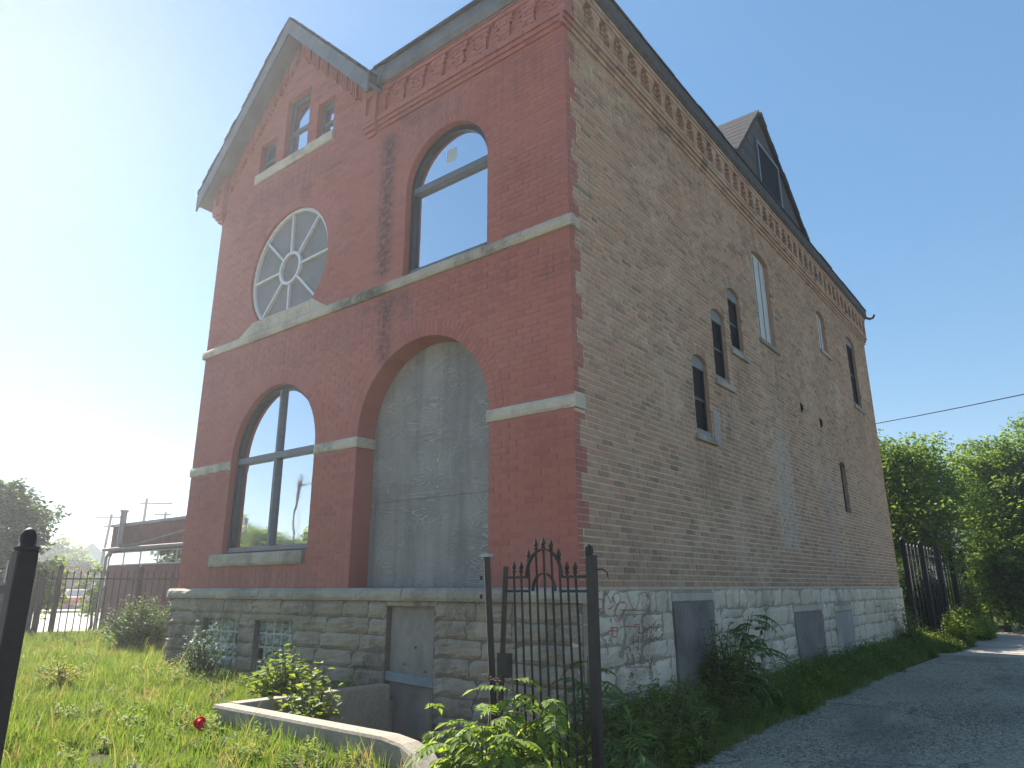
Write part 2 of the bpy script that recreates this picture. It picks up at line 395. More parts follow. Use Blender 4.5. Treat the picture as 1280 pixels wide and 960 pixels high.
class MB:
    def __init__(s): s.V = []; s.F = []; s.R = []; s.MI = []
    def face(s, pts, rnd=0.0, mi=0):
        i = len(s.V); s.V.extend(tuple(p) for p in pts); s.F.append(tuple(range(i, i + len(pts)))); s.R.append(rnd); s.MI.append(mi)
    def prism(s, P, poly, d0, d1, rnd=0.0, mi=0, back=False, sides=True):
        """poly CCW in (u,v); front at d1, back at d0"""
        n = len(poly); i = len(s.V)
        s.V.extend(P(u, v, d1) for u, v in poly); s.V.extend(P(u, v, d0) for u, v in poly)
        s.F.append(tuple(range(i, i + n))); s.R.append(rnd); s.MI.append(mi)
        if sides:
            for k in range(n):
                l = (k + 1) % n
                s.F.append((i + k, i + n + k, i + n + l, i + l)); s.R.append(rnd); s.MI.append(mi)
        if back:
            s.F.append(tuple(range(i + 2 * n - 1, i + n - 1, -1))); s.R.append(rnd); s.MI.append(mi)
    def box(s, x0, x1, y0, y1, z0, z1, rnd=0.0, mi=0):
        s.prism(PL, [(x0, y0), (x1, y0), (x1, y1), (x0, y1)], z0, z1, rnd, mi, True)
    def rect(s, P, u0, u1, v0, v1, d0, d1, rnd=0.0, mi=0, back=True):
        s.prism(P, [(u0, v0), (u1, v0), (u1, v1), (u0, v1)], d0, d1, rnd, mi, back)
    def tube(s, pts, rad, n=8, cap=True, rnd=0.0, mi=0):
        pts = [Vector(p) for p in pts]; rs = rad if hasattr(rad, '__len__') else [rad] * len(pts)
        i0 = len(s.V); prev = None
        for k, p in enumerate(pts):
            t = (pts[min(k + 1, len(pts) - 1)] - pts[max(k - 1, 0)]).normalized()
            if prev is None: a = t.orthogonal().normalized()
            else:
                a = prev - t * prev.dot(t)
                a = a.normalized() if a.length > 1e-5 else t.orthogonal().normalized()
            prev = a; b = t.cross(a)
            for j in range(n):
                q = 2 * math.pi * j / n + math.pi / n
                s.V.append(tuple(p + (a * math.cos(q) + b * math.sin(q)) * rs[k]))
        for k in range(len(pts) - 1):
            for j in range(n):
                l = (j + 1) % n
                s.F.append((i0 + k * n + j, i0 + k * n + l, i0 + (k + 1) * n + l, i0 + (k + 1) * n + j)); s.R.append(rnd); s.MI.append(mi)
        if cap:
            s.F.append(tuple(i0 + j for j in range(n - 1, -1, -1))); s.R.append(rnd); s.MI.append(mi)
            e = i0 + (len(pts) - 1) * n
            s.F.append(tuple(e + j for j in range(n))); s.R.append(rnd); s.MI.append(mi)
    def mesh(s, name, mats, smooth=False):
        me = bpy.data.meshes.new(name); me.from_pydata(s.V, [], s.F)
        for m in (mats if isinstance(mats, (list, tuple)) else [mats]): me.materials.append(m)
        if any(s.MI): me.polygons.foreach_set('material_index', s.MI)
        at = me.attributes.new('rnd', 'FLOAT', 'FACE'); at.data.foreach_set('value', s.R)
        if smooth: me.polygons.foreach_set('use_smooth', [True] * len(s.F))
        me.update(); return me
    def build(s, name, mats, parent=None, smooth=False, bevel=0):
        o = link(name, s.mesh(name, mats, smooth), parent)
        if bevel:
            b = o.modifiers.new('bevel', 'BEVEL'); b.width = bevel; b.segments = 2; b.limit_method = 'ANGLE'
        return o

def clip(poly, a, b, c):
    """keep the side a*u+b*v>=c"""
    out = []
    for i in range(len(poly)):
        p, q = poly[i], poly[(i + 1) % len(poly)]
        dp, dq = a * p[0] + b * p[1] - c, a * q[0] + b * q[1] - c
        if dp >= 0: out.append(p)
        if (dp >= 0) != (dq >= 0):
            t = dp / (dp - dq); out.append((p[0] + (q[0] - p[0]) * t, p[1] + (q[1] - p[1]) * t))
    return out
def wall_sheet(mb, P, outer, holes, d, mi=0):
    loops = [outer] + holes
    tr = tessellate_polygon([[Vector((u, v, 0)) for u, v in lp] for lp in loops])
    flat = [q for lp in loops for q in lp]
    for t in tr:
        a, b, c = (flat[i] for i in t)
        if (b[0] - a[0]) * (c[1] - a[1]) - (b[1] - a[1]) * (c[0] - a[0]) < 0: b, c = c, b
        mb.face([P(*a, d), P(*b, d), P(*c, d)], mi=mi)
def reveal(mb, P, hole, d0, d1, mi=0):
    n = len(hole)
    for k in range(n):
        p, q = hole[k], hole[(k + 1) % n]
        mb.face([P(*p, d0), P(*p, d1), P(*q, d1), P(*q, d0)], mi=mi, rnd=.3)

# ------------------------------------------------------------------ house dimensions
W, L = 7.6, 14.9
Z0 = 1.5                      # top of the stone basement
CH = 0.0695                   # brick course
EAVE = 8.74
GA, GB, GC = -7.6, -3.4, -5.5  # gable wall left, right, centre
GAP = 10.92                   # gable wall apex
def arch_outline(cx, r, base, spring, n=24, inset=0.0):
    rr = r - inset
    return [(cx - rr, base + inset), (cx + rr, base + inset)] + [(cx + rr * math.cos(math.pi * k / n), spring + rr * math.sin(math.pi * k / n)) for k in range(n + 1)]
def seg_outline(u0, u1, base, spring, rise, n=8):
    w = u1 - u0; out = [(u0, base), (u1, base)]
    for k in range(n + 1):
        t = 1 - 2 * k / n
        out.append(((u0 + u1) / 2 + w / 2 * t, spring + rise * (1 - t * t)))
    return out
LW = dict(cx=-5.355, r=1.055, base=2.0, spring=3.42)
UW = dict(cx=-1.925, r=.735, base=5.48, spring=6.76)
DR = dict(cx=-2.27, r=1.13, base=1.5, spring=3.41)
RC, RR, RB = (-5.37, 6.43), 1.02, 5.66
rose_hole = [(RC[0] + RR * math.cos(a), RC[1] + RR * math.sin(a)) for a in [R(-49 + 278 * k / 48) for k in range(49)]]
GW = [(-6.54, -6.05, 8.54, 9.16), (-5.81, -5.14, 8.54, 9.76), (-4.9, -4.45, 8.54, 9.24)]
SW = [dict(u=(3.02, 3.55), z=(3.50, 4.60), kind='dark'), dict(u=(3.86, 4.40), z=(4.46, 5.56), kind='dark'), dict(u=(4.62, 5.17), z=(5.13, 6.17), kind='dark'),
      dict(u=(6.05, 6.92), z=(5.72, 7.42), kind='white'), dict(u=(10.1, 10.76), z=(6.6, 7.5), kind='white'), dict(u=(12.68, 13.5), z=(5.84, 7.62), kind='dark'), dict(u=(10.42, 10.9), z=(3.03, 4.05), kind='open')]

house = empty('corner_house', (0, 0, 0))
tag(house, 'tall old house with painted red brick front, tan brick side and boarded arched doorway', 'house')

# ---------------------------------------------------------------- brick filling
def fill_courses(spans_fn, z0, z1, length, joint, start=0.0, hdr=0):
    """spans_fn(za, zb) -> list of (ul_bottom, ul_top, ur_bottom, ur_top); yields trapezoid bricks"""
    out = []; k = 0; z = z0
    while z + CH * .6 <= z1:
        za, zb = z + joint / 2, min(z + CH, z1 + .02) - joint / 2
        head = hdr and k % hdr == hdr - 1
        ln = length if not head else length / 2
        for (lb, lt, rb, rt) in spans_fn(za, zb):
            lo, hi = min(lb, lt), max(rb, rt)
            off = (0 if k % 2 == 0 else ln / 2) + start + (.03 * ((k * 7) % 5 - 2) / 5)
            u = math.floor((lo - off) / ln) * ln + off
            while u < hi:
                a, b = u + joint / 2, u + ln - joint / 2
                a0, a1 = max(a, lb), max(a, lt); b0, b1 = min(b, rb), min(b, rt)
                if b0 - a0 > -.02 and b1 - a1 > -.02 and max(b0 - a0, b1 - a1) > .018:
                    b0 = max(b0, a0); b1 = max(b1, a1)
                    full = a >= lb and a >= lt and b <= rb and b <= rt
                    out.append((a0, b0, b1, a1, za, zb, full and not head))
                u += ln
        z += CH; k += 1
    return out
def subtract(spans, ex):
    """ex: (lb, lt, rb, rt)"""
    out = []
    for (lb, lt, rb, rt) in spans:
        if ex[2] <= lb and ex[3] <= lt or ex[0] >= rb and ex[1] >= rt: out.append((lb, lt, rb, rt)); continue
        if ex[0] > lb or ex[1] > lt: out.append((lb, lt, max(ex[0], lb), max(ex[1], lt)))
        if ex[2] < rb or ex[3] < rt: out.append((min(ex[2], rb), min(ex[3], rt), rb, rt))
    return out
RING = .215
def arch_ex(A):
    def f(z):
        if z < A['base'] or z > A['spring'] + A['r'] + RING: return None
        if z <= A['spring']: return (A['cx'] - A['r'], A['cx'] + A['r'])
        h = math.sqrt(max(0, (A['r'] + RING) ** 2 - (z - A['spring']) ** 2)); return (A['cx'] - h, A['cx'] + h)
    f.round = True; f.base = A['spring']
    return f
def rect_ex(u0, u1, v0, v1):
    return lambda z: (u0, u1) if v0 < z < v1 else None
def rose_ex(z):
    h2 = (RR + .12) ** 2 - (z - RC[1]) ** 2
    if z < 5.46 or h2 <= 0: return None
    if z < RB: 
        t = (z - 5.46) / (RB - 5.46); return (-6.56 + .4 * t, -4.22 - .4 * t)
    h = math.sqrt(h2); return (RC[0] - h, RC[0] + h)
def seg_ex(w):
    u0, u1 = w['u']; za, zb = w['z']
    def f(z):
        if z < za or z > zb + .1 + .12: return None
        if z <= zb: return (u0, u1)
        q = (z - zb - .125) / .085
        if q <= 0: return (u0 - .03, u1 + .03)
        if q >= 1: return None
        h = math.sqrt(1 - q) * (u1 - u0) / 2; return ((u0 + u1) / 2 - h, (u0 + u1) / 2 + h)
    f.round = True; f.base = zb
    return f
def both(f, za, zb):
    p, q = f(za), f(zb)
    if p is None and q is None:
        return None
    if getattr(f, 'round', False) and (p is None) != (q is None) and za > f.base:
        m_ = sum(p or q) / 2; p = p or (m_, m_); q = q or (m_, m_)
    p = p or q; q = q or p
    return (p[0], q[0], p[1], q[1])

front_ex = [arch_ex(LW), arch_ex(UW), arch_ex(DR), rose_ex, rect_ex(-8, .2, 5.32, 5.46), rect_ex(-8, -6.41, 3.27, 3.41), rect_ex(-4.3, -3.4, 3.27, 3.41),
            rect_ex(-1.14, .2, 3.27, 3.41), rect_ex(-6.67, -4.34, 1.81, 2.0), rect_ex(-6.58, -4.41, 8.36, 8.54)] + [rect_ex(a, b, c, d) for a, b, c, d in GW]
def front_spans(za, zb):
    def lim(z):
        l, r = -W, 0.0
        if z > EAVE:
            t = (GAP - z) / (GAP - EAVE); l, r = GC - 2.1 * t, GC + 2.1 * t
        return l, r
    (l0, r0), (l1, r1) = lim(za), lim(zb)
    if r0 <= l0 or r1 <= l1: return []
    sp = [(l0, l1, r0, r1)]
    for f in front_ex:
        e = both(f, za, zb)
        if e: sp = subtract(sp, e)
    return sp
side_ex = [seg_ex(w) for w in SW]
def quoin(z):
    return .21 if int((z - Z0) / (CH * 4)) % 2 == 0 else .10
def side_spans(za, zb):
    q = quoin(za + .01); sp = [(q, q, L, L)]
    for f in side_ex:
        e = both(f, za, zb)
        if e: sp = subtract(sp, e)
    return sp

front_bricks = fill_courses(front_spans, Z0, GAP - .05, .213, .009)
side_bricks = fill_courses(side_spans, Z0, EAVE, .214, .015, hdr=6)

def brick_poly(b): return [(b[0], b[4]), (b[1], b[4]), (b[2], b[5]), (b[3], b[5])]
def jit(a): return random.uniform(-a, a)
def emit(mb, P, b, d, thick, r, ja=.0012):
    n = len(mb.V); pl = brick_poly(b)
    du = jit(ja)
    mb.prism(P, [(u + jit(ja), v + jit(ja)) for u, v in pl], -thick, d + du, r)

# which whole bricks show largest in the photograph: nearest ones become single parts
cand = []
for wi, (lst, P, nrm) in enumerate(((front_bricks, PF, Vector((0, -1, 0))), (side_bricks, PS, Vector((1, 0, 0))))):
    for i, b in enumerate(lst):
        if b[6]:
            c = Vector(P((b[0] + b[1]) / 2, (b[4] + b[5]) / 2, 0)); v = CAM - c
            cand.append((v.normalized().dot(nrm) / v.length_squared, wi, i))
cand.sort(reverse=True)
single = {(w, i) for _, w, i in cand[:300]}

def sheet_part(name, P, outer, holes, mat_list, d, rev):
    mb = MB(); wall_sheet(mb, P, outer, holes, d)
    for h, dep in rev: reveal(mb, P, h, d, -dep, 1)
    return mb.build(name, mat_list, house)

lw_h, uw_h, dr_h = (arch_outline(A['cx'], A['r'], A['base'], A['spring']) for A in (LW, UW, DR))
gw_h = [[(a, c), (b, c), (b, d), (a, d)] for a, b, c, d in GW]
sw_h = [seg_outline(*w['u'], *w['z'], .085) for w in SW]
outerF = [(-W, -1.1), (0, -1.1), (0, EAVE + .2), (GB, EAVE + .2), (GB, EAVE), (GC, GAP), (GA, EAVE)]
gb_h = [[(-6.62, .40), (-5.68, .40), (-5.68, 1.08), (-6.62, 1.08)], [(-5.27, .40), (-4.41, .40), (-4.41, 1.08), (-5.27, 1.08)]]
bd_h = [(-2.62, -1.0), (-1.86, -1.0), (-1.86, 1.3), (-2.62, 1.3)]
front_wall = sheet_part('front_wall', PF, outerF, [lw_h, uw_h, dr_h, rose_hole, bd_h] + gw_h + gb_h, [M['red_joint'], M['red']], -.0035,
                        [(lw_h, .2), (uw_h, .2), (dr_h, .34), (rose_hole, .12)] + [(h, .16) for h in gw_h])
outerS = [(0, -1.1), (L, -1.1), (L, EAVE + .2), (0, EAVE + .2)]
side_wall = sheet_part('side_wall', PS, outerS, sw_h, [M['mortar'], M['common']], -.006, [(h, .22) for h in sw_h])
mb = MB()
mb.face([(-W, L, -1), (-W, 0.01, -1), (-W, 0.01, EAVE), (-W, L, EAVE)])
mb.build('left_wall', M['common'], house)
mb = MB(); mb.face([(0, L, -1), (-W, L, -1), (-W, L, EAVE), (0, L, EAVE)]); mb.build('rear_wall', M['common'], house)
mb = MB()
for z_ in (1.4, 5.0, 8.2): mb.rect(PF, -W + .02, -.45, z_, z_ + .05, -L + .1, -.5)
mb.build('floor_slab', M['interior'], house)

variants = {}
for wi, (P, matn, ln) in enumerate(((PF, 'red', .204), (PS, 'common', .199))):
    lst = []
    jn = .009 if wi == 0 else .015
    h = CH - jn
    for k in range(5):
        mb = MB(); mb.prism(P, [(-ln / 2 + jit(.0015), -h / 2 + jit(.0015)), (ln / 2 + jit(.0015), -h / 2 + jit(.0015)), (ln / 2 + jit(.0015), h / 2 + jit(.0015)), (-ln / 2 + jit(.0015), h / 2 + jit(.0015))], -.04, jit(.0012))
        lst.append(mb.mesh('brick', M[matn]))
    variants[wi] = lst
for wi, (lst, P, parent, matn, nm) in enumerate(((front_bricks, PF, front_wall, 'red', 'painted_brickwork'), (side_bricks, PS, side_wall, 'common', 'common_brickwork'))):
    mb = MB()
    for i, b in enumerate(lst):
        if (wi, i) in single:
            c = P((b[0] + b[1]) / 2, (b[4] + b[5]) / 2, random.uniform(-.001, .001))
            link('brick', variants[wi][random.randrange(5)], parent, c)
        else: emit(mb, P, b, 0.0, .03, random.random(), .0012 if wi == 0 else .0022)
    tag(mb.build(nm, M[matn], parent), kind='stuff')
# red quoin return on the alley side
mb = MB(); z = Z0
k = 0
while z + CH < EAVE:
    q = quoin(z + .012)
    if not (5.3 < z + CH * .5 < 5.47 or 3.25 < z + CH * .5 < 3.42):
        if q > .15 and k % 2: mb.prism(PS, [(.003, z + .004), (.1, z + .004), (.1, z + CH - .004), (.003, z + CH - .004)], -.03, 0, random.random()); mb.prism(PS, [(.108, z + .004), (q - .005, z + .004), (q - .005, z + CH - .004), (.108, z + CH - .004)], -.03, 0, random.random())
        else: mb.prism(PS, [(.003, z + .004), (q - .005, z + .004), (q - .005, z + CH - .004), (.003, z + CH - .004)], -.03, 0, random.random())
    z += CH; k += 1
tag(mb.build('corner_return_brickwork', M['red'], side_wall), kind='stuff')
# arch rings
def ring(mb, cx, cz, r0, r1, a0, a1, pitch, d=0.0, gap=.006):
    rm = (r0 + r1) / 2; n = max(1, round(abs(a1 - a0) * rm / pitch)); da = (a1 - a0) / n; g = gap / rm / 2
    for k in range(n):
        p, q = a0 + k * da + g, a0 + (k + 1) * da - g
        mb.prism(PF, [(cx + r1 * math.cos(p), cz + r1 * math.sin(p)), (cx + r1 * math.cos(q), cz + r1 * math.sin(q)), (cx + r0 * math.cos(q), cz + r0 * math.sin(q)), (cx + r0 * math.cos(p), cz + r0 * math.sin(p))], -.03, d + jit(.001), random.random())
for A in (LW, UW, DR):
    mb = MB()
    ring(mb, A['cx'], A['spring'], A['r'] + .004, A['r'] + .105, 0.01, math.pi - .01, .074)
    ring(mb, A['cx'], A['spring'], A['r'] + .112, A['r'] + RING - .004, 0.02, math.pi - .02, .074)
    tag(mb.build('arch_brickwork', M['red'], front_wall), kind='stuff')
mb = MB(); ring(mb, *RC, RR + .004, RR + .116, R(-42), R(222), .074)
tag(mb.build('rose_brickwork', M['red'], front_wall), kind='stuff')
mb = MB()
for w in SW:
    u0, u1 = w['u']; za = w['z'][1]; n = round((u1 - u0 + .06) / .072)
    for k in range(n):
        a, b = u0 - .03 + (u1 - u0 + .06) * k / n + .004, u0 - .03 + (u1 - u0 + .06) * (k + 1) / n - .004
        def zt(u): t = max(-1, min(1, (u - (u0 + u1) / 2) / ((u1 - u0) / 2))); return za + .085 * (1 - t * t)
        mb.prism(PS, [(a, zt(a) + .004), (b, zt(b) + .004), (b, zt(b) + .14), (a, zt(a) + .14)], -.03, .001, random.random())
tag(mb.build('window_head_brickwork', M['common'], side_wall), kind='stuff')

# ---------------------------------------------------------------- corbelled cornice
def cornice(P, u0, u1, parent, mat, jmat, pitch, first, name, dep=.045, wide=1.0):
    mb = MB()
    for i, (za, zb, d) in enumerate(((8.02, 8.085, .022), (8.09, 8.155, .045), (8.16, 8.225, .07))):
        u = u0 - .0
        while u < u1 - .01:
            b = min(u + .21, u1 + (d if True else 0)); mb.prism(P, [(u + .003, za), (b - .003, za), (b - .003, zb), (u + .003, zb)], -.02, d + jit(.002), random.random()); u += .21
    # arcade layer, one course at a time, with stepped recesses
    def spans(za, zb):
        zc = (za + zb) / 2; s = [(u0, u0, u1, u1)]
        if 8.31 < zc < 8.64:
            f = first
            hw = .105 if zc < 8.47 else (.085 if zc < 8.54 else (.058 if zc < 8.61 else .03))
            hw *= wide
            while f < u1 - .1:
                if f > u0 + .1: s = subtract(s, (f - hw, f - hw, f + hw, f + hw))
                f += pitch
        return s
    for b in fill_courses(spans, 8.225, EAVE + .05, .213, .008):
        d = dep if b[4] < 8.6 else (dep + .01 if b[4] < 8.67 else dep + .022)
        emit(mb, P, b, d, .02, random.random(), .002)
    # little corbel teeth at the foot and head of each recess
    f = first
    while f < u1 - .1:
        if f > u0 + .1:
            for j, (dz, dd) in enumerate(((0.0, .012), (.07, .024), (.14, .036))):
                mb.prism(P, [(f + .035, 8.45 + dz * .9), (f + .1 - j * .012, 8.45 + dz * .9), (f + .1 - j * .012, 8.45 + dz * .9 + .045), (f + .035, 8.45 + dz * .9 + .045)], -.01, dd, random.random())
        f += pitch
    tag(mb.build(name, mat, parent), kind='stuff')
    mb = MB(); mb.rect(P, u0 + .002, u1, 8.05, 8.225, -.01, .018)
    mb.build('string_bedding', jmat, parent)
    mb = MB(); mb.rect(P, u0 + .002, u1, 8.66, EAVE + .04, -.01, .04); mb.build('frieze_bedding', jmat, parent)
cornice(PF, -3.3, .0, front_wall, M['red'], M['red_joint'], .392, -3.05, 'front_cornice_brickwork')
cornice(PS, -.068, .12, side_wall, M['red'], M['red_joint'], 5, 5, 'cornice_return_brickwork', .06)
cornice(PS, .122, L + .06, side_wall, M['common'], M['mortar'], .376, .45, 'side_cornice_brickwork', .078, 1.2)

# gable brackets and stepped corbels
for (u0, u1) in ((-7.84, -7.5), (-3.62, -3.3)):
    mb = MB()
    mb.rect(PF, u0, u0 + .09, 8.2, EAVE + (.1 if u0 < -7 else .15), -.25, .1); mb.rect(PF, u1 - .09, u1, 8.2, EAVE + .15, -.25, .1)
    mb.rect(PF, u0 + .09, u1 - .09, 8.2, 8.32, -.25, .1); mb.rect(PF, u0 + .09, u1 - .09, 8.62, EAVE + .15, -.25, .1); mb.rect(PF, u0 + .09, u1 - .09, 8.32, 8.62, -.25, .055)
    for i in range(3): mb.rect(PF, u0 + .0 + .03 * (2 - i) + .02 if u0 > -7 else u0 + .06 * (2 - i) + .02, u1 - .03 * (2 - i), 7.98 + i * .073, 7.98 + i * .073 + .07, -.25, .035 + i * .03)
    mb.build('gable_bracket', M['red'], front_wall)
for side in (-1, 1):
    for k in range(7):
        t = .045 + k * .13
        u = GC + side * 2.1 * t; zt = GAP - (GAP - EAVE) * t - .10
        mb = MB()
        for j in range(4):
            uu = u + side * .056 * j; z1 = zt - .075 * j
            mb.rect(PF, uu - .019, uu + .019, z1 - .24, z1 + .06, -.02, .05, random.random())
        mb.rect(PF, min(u - side * .02, u + side * .19), max(u - side * .02, u + side * .19), zt - .16, zt + .02, -.02, .02, random.random())
        mb.build('gable_corbel', M['red'], front_wall)

# ---------------------------------------------------------------- rock-faced stones
def stone_mesh(P, w, h, bul, thick, mat, rough=.5, nx=6, ny=5, name='stone', edge=.012, round_top=False, cj=0.0):
    """one dressed block, centred; front face bulges towards d"""
    sd = random.uniform(0, 100); V = []; F = []
    CJ = [(random.uniform(-cj, cj), random.uniform(-cj, cj)) for _ in range(4)]
    def warp(u, v):
        w4 = ((1 - u) * (1 - v), u * (1 - v), u * v, (1 - u) * v); return sum(a * c[0] for a, c in zip(w4, CJ)), sum(a * c[1] for a, c in zip(w4, CJ))
    for j in range(ny + 1):
        for i in range(nx + 1):
            u, v = i / nx, j / ny
            e = min(u * w, (1 - u) * w, v * h, (1 - v) * h); k = min(1, e / .045)
            nz = noise.fractal(Vector((u * w * 7 + sd, v * h * 9, sd)), 1.0, 2.0, 4) * rough
            d = (bul * (.55 + nz)) * (k ** .6) + (0 if k > 0 else -edge * random.random())
            if round_top and v > .55: d -= bul * ((v - .55) / .45) ** 2 * 1.2
            wu, wv = warp(u, v); ej = .004 if cj else 0
            V.append(P((u - .5) * w + wu + (jit(.003) if 0 < i < nx else jit(ej)), (v - .5) * h + wv + (jit(.003) if 0 < j < ny else jit(ej)), d))
    for j in range(ny):
        for i in range(nx):
            a = j * (nx + 1) + i; F.append((a, a + 1, a + nx + 2, a + nx + 1))
    rim = [i for i in range(nx + 1)] + [(j + 1) * (nx + 1) - 1 for j in range(1, ny + 1)] + [ny * (nx + 1) + i for i in range(nx - 1, -1, -1)] + [j * (nx + 1) for j in range(ny - 1, 0, -1)]
    b0 = len(V)
    for r in rim:
        i, j = r % (nx + 1), r // (nx + 1); wu, wv = warp(i / nx, j / ny); V.append(P((i / nx - .5) * w + wu, (j / ny - .5) * h + wv, -thick))
    n = len(rim)
    for k in range(n):
        l = (k + 1) % n; F.append((rim[k], b0 + k, b0 + l, rim[l]))
    me = bpy.data.meshes.new(name); me.from_pydata(V, [], F); me.materials.append(mat); me.update()
    return me
def put_stone(parent, P, u0, u1, v0, v1, d, mat, bul=.03, rough=.5, name='stone', thick=.1, **kw):
    me = stone_mesh(P, u1 - u0, v1 - v0, bul, thick, mat, rough, name=name, **kw)
    return link(name, me, parent, P((u0 + u1) / 2, (v0 + v1) / 2, d))

basement = MB()
wall_sheet(basement, PF, [(-W - .08, -1.1), (.06, -1.1), (.06, 1.36), (-W - .08, 1.36)], [bd_h] + gb_h, .045, 0)
reveal(basement, PF, bd_h, .045, -.12, 0)
for h in gb_h: reveal(basement, PF, h, .045, -.06, 0)
wall_sheet(basement, PS, [(-.045, -.4), (L + .02, -.4), (L + .02, 1.478), (-.045, 1.478)], [], .03, 1)
basement.face([(-W - .08, L, -1.1), (-W - .08, -.045, -1.1), (-W - .08, -.045, 1.36), (-W - .08, L, 1.36)])
basement.face([(-W - .08, -.045, 1.36), (-W, 0, 1.36), (-W, L, 1.36), (-W - .08, L, 1.36)])
basement_wall = basement.build('basement_wall', [M['stone_joint'], M['white_joint']], house)
rows = [.03, .22, .41, .60, .79, .98, 1.165, 1.355]
ex_f = [(-6.62, -5.68, .40, 1.08), (-5.27, -4.41, .40, 1.08), (-2.62, -1.86, -1, 1.3)]
for r in range(-1, len(rows) - 1):
    v0, v1 = (rows[r], rows[r + 1]) if r >= 0 else (-.2, .03)
    ok = [(-W - .08, .055)]
    for a, b, c, d in ex_f:
        if v0 < d - .05 and v1 > c + .05:
            ok = [q for p0, p1 in ok for q in ((p0, min(p1, a)), (max(p0, b), p1)) if q[1] - q[0] > .04]
    for a, b in sorted(set(ok)):
        u = a
        while u < b - .01:
            ln = random.uniform(.34, .8)
            e = b if b - (u + ln) < .28 else u + ln
            if not (r < 1 and e < -2.7):
                put_stone(basement_wall, PF, u + .005, e - .005, v0 + .004, v1 - .004, .05, M['stone'], random.uniform(.025, .055), .85, cj=.004)
            u = e
for a, b, c, d in ((-6.66, -5.64, 1.085, 1.162), (-5.31, -4.37, 1.085, 1.162), (-2.66, -1.82, 1.302, 1.356)):
    put_stone(basement_wall, PF, a, b, c, d, .06, M['stone'], .02, .7, 'lintel_stone', nx=9, ny=3)
# alley side: whitewashed rubble
ex_s = [(1.88, 3.0, .1, 1.34), (6.15, 7.72, .25, 1.13), (8.48, 9.72, .35, 1.12)]
v = 0.0; ri = 0
hts = [.27, .20, .29, .19, .28, .245]
for hgt in hts:
    u = -.05
    while u < L:
        ln = random.choice((random.uniform(.25, .5), random.uniform(.45, 1.0))); e = min(u + ln, L + .02)
        if L + .02 - e < .2: e = L + .02
        s0 = v + jit(.008)
        pieces = [(u, e)]
        for a, b, c, d in ex_s:
            if v + .02 < d and v + hgt - .02 > c:
                pieces = [q for p0, p1 in pieces for q in ((p0, min(p1, a)), (max(p0, b), p1)) if q[1] - q[0] > .06]
        for p0, p1 in pieces:
            vt = min(v + hgt, 1.47)
            kw = dict(nx=5, ny=4, cj=.012)
            if p1 - p0 > .45 and random.random() < .3:
                vm = v + (vt - v) * random.uniform(.4, .6)
                put_stone(basement_wall, PS, p0 + .006, p1 - .006, v + .008, vm - .006, .034, M['white_stone'], random.uniform(.008, .02), .9, **kw)
                put_stone(basement_wall, PS, p0 + .006, p1 - .006, vm + .006, vt - .008, .034, M['white_stone'], random.uniform(.008, .02), .9, **kw)
            else:
                put_stone(basement_wall, PS, p0 + .006, p1 - .006, v + .008, vt - .008, .035, M['white_stone'], random.uniform(.008, .022), .9, **kw)
        u = e
    v += hgt; ri += 1

# ledge, belt course, bands, sills
def stone_run(parent, P, u0, u1, v0, v1, d, mat, lens, bul=.02, name='stone', thick=.1, rt=False, ny=4):
    u = u0
    while u < u1 - .02:
        ln = random.uniform(*lens); e = u1 if u1 - (u + ln) < lens[0] * .6 else u + ln
        put_stone(parent, P, u + .004, e - .004, v0, v1, d, mat, bul, .7, name, thick, round_top=rt, nx=max(5, int((e - u) / .09)), ny=ny); u = e
ledge = empty('ledge', (0, 0, 0), 0, house)
stone_run(ledge, PF, -W - .13, .1, 1.36, 1.502, .1, M['ledge'], (.7, 1.3), .03, 'ledge_stone', .12, True)
belt = empty('belt_course', (0, 0, 0), 0, house)
stone_run(belt, PF, -W - .05, .06, 5.322, 5.458, .045, M['trim'], (1.0, 1.7), .03, 'belt_stone', .08)
put_stone(belt, PS, -.04, .155, 5.326, 5.454, .05, M['trim'], .012, .4, 'belt_stone', .08)
band = empty('band_course', (0, 0, 0), 0, house)
for a, b in ((-W - .03, -6.414), (-4.296, -3.404), (-1.136, .03)):
    put_stone(band, PF, a, b, 3.272, 3.408, .022, M['trim'], .022, .6, 'band_stone', .2, nx=10)
put_stone(band, PS, -.02, .08, 3.275, 3.405, .026, M['trim'], .008, .4, 'band_stone', .05)
mb = MB(); mb.rect(lambda u, v, d: (-3.4 + d, u, v), -.024, .32, 3.272, 3.408, -.05, .03); mb.build('impost_block', M['trim'], house, bevel=.008)
mb = MB(); mb.rect(lambda u, v, d: (-1.14 - d, u, v), -.024, .32, 3.272, 3.408, -.05, .03); mb.build('impost_block', M['trim'], house, bevel=.008)
# rose sill: trapezoid block in three pieces
rs = MB()
rs.prism(PF, [(-6.56, 5.458), (-6.12, 5.458), (-6.12, RB), (-6.17, RB)], -.1, .03, .2); rs.prism(PF, [(-6.115, 5.458), (-4.655, 5.458), (-4.655, RB), (-6.115, RB)], -.1, .03, .5)
rs.prism(PF, [(-4.65, 5.458), (-4.22, 5.458), (-4.6, RB + .02), (-4.65, RB + .02)], -.1, .03, .8)
rs.build('rose_window_sill', M['trim'], house, bevel=.006)

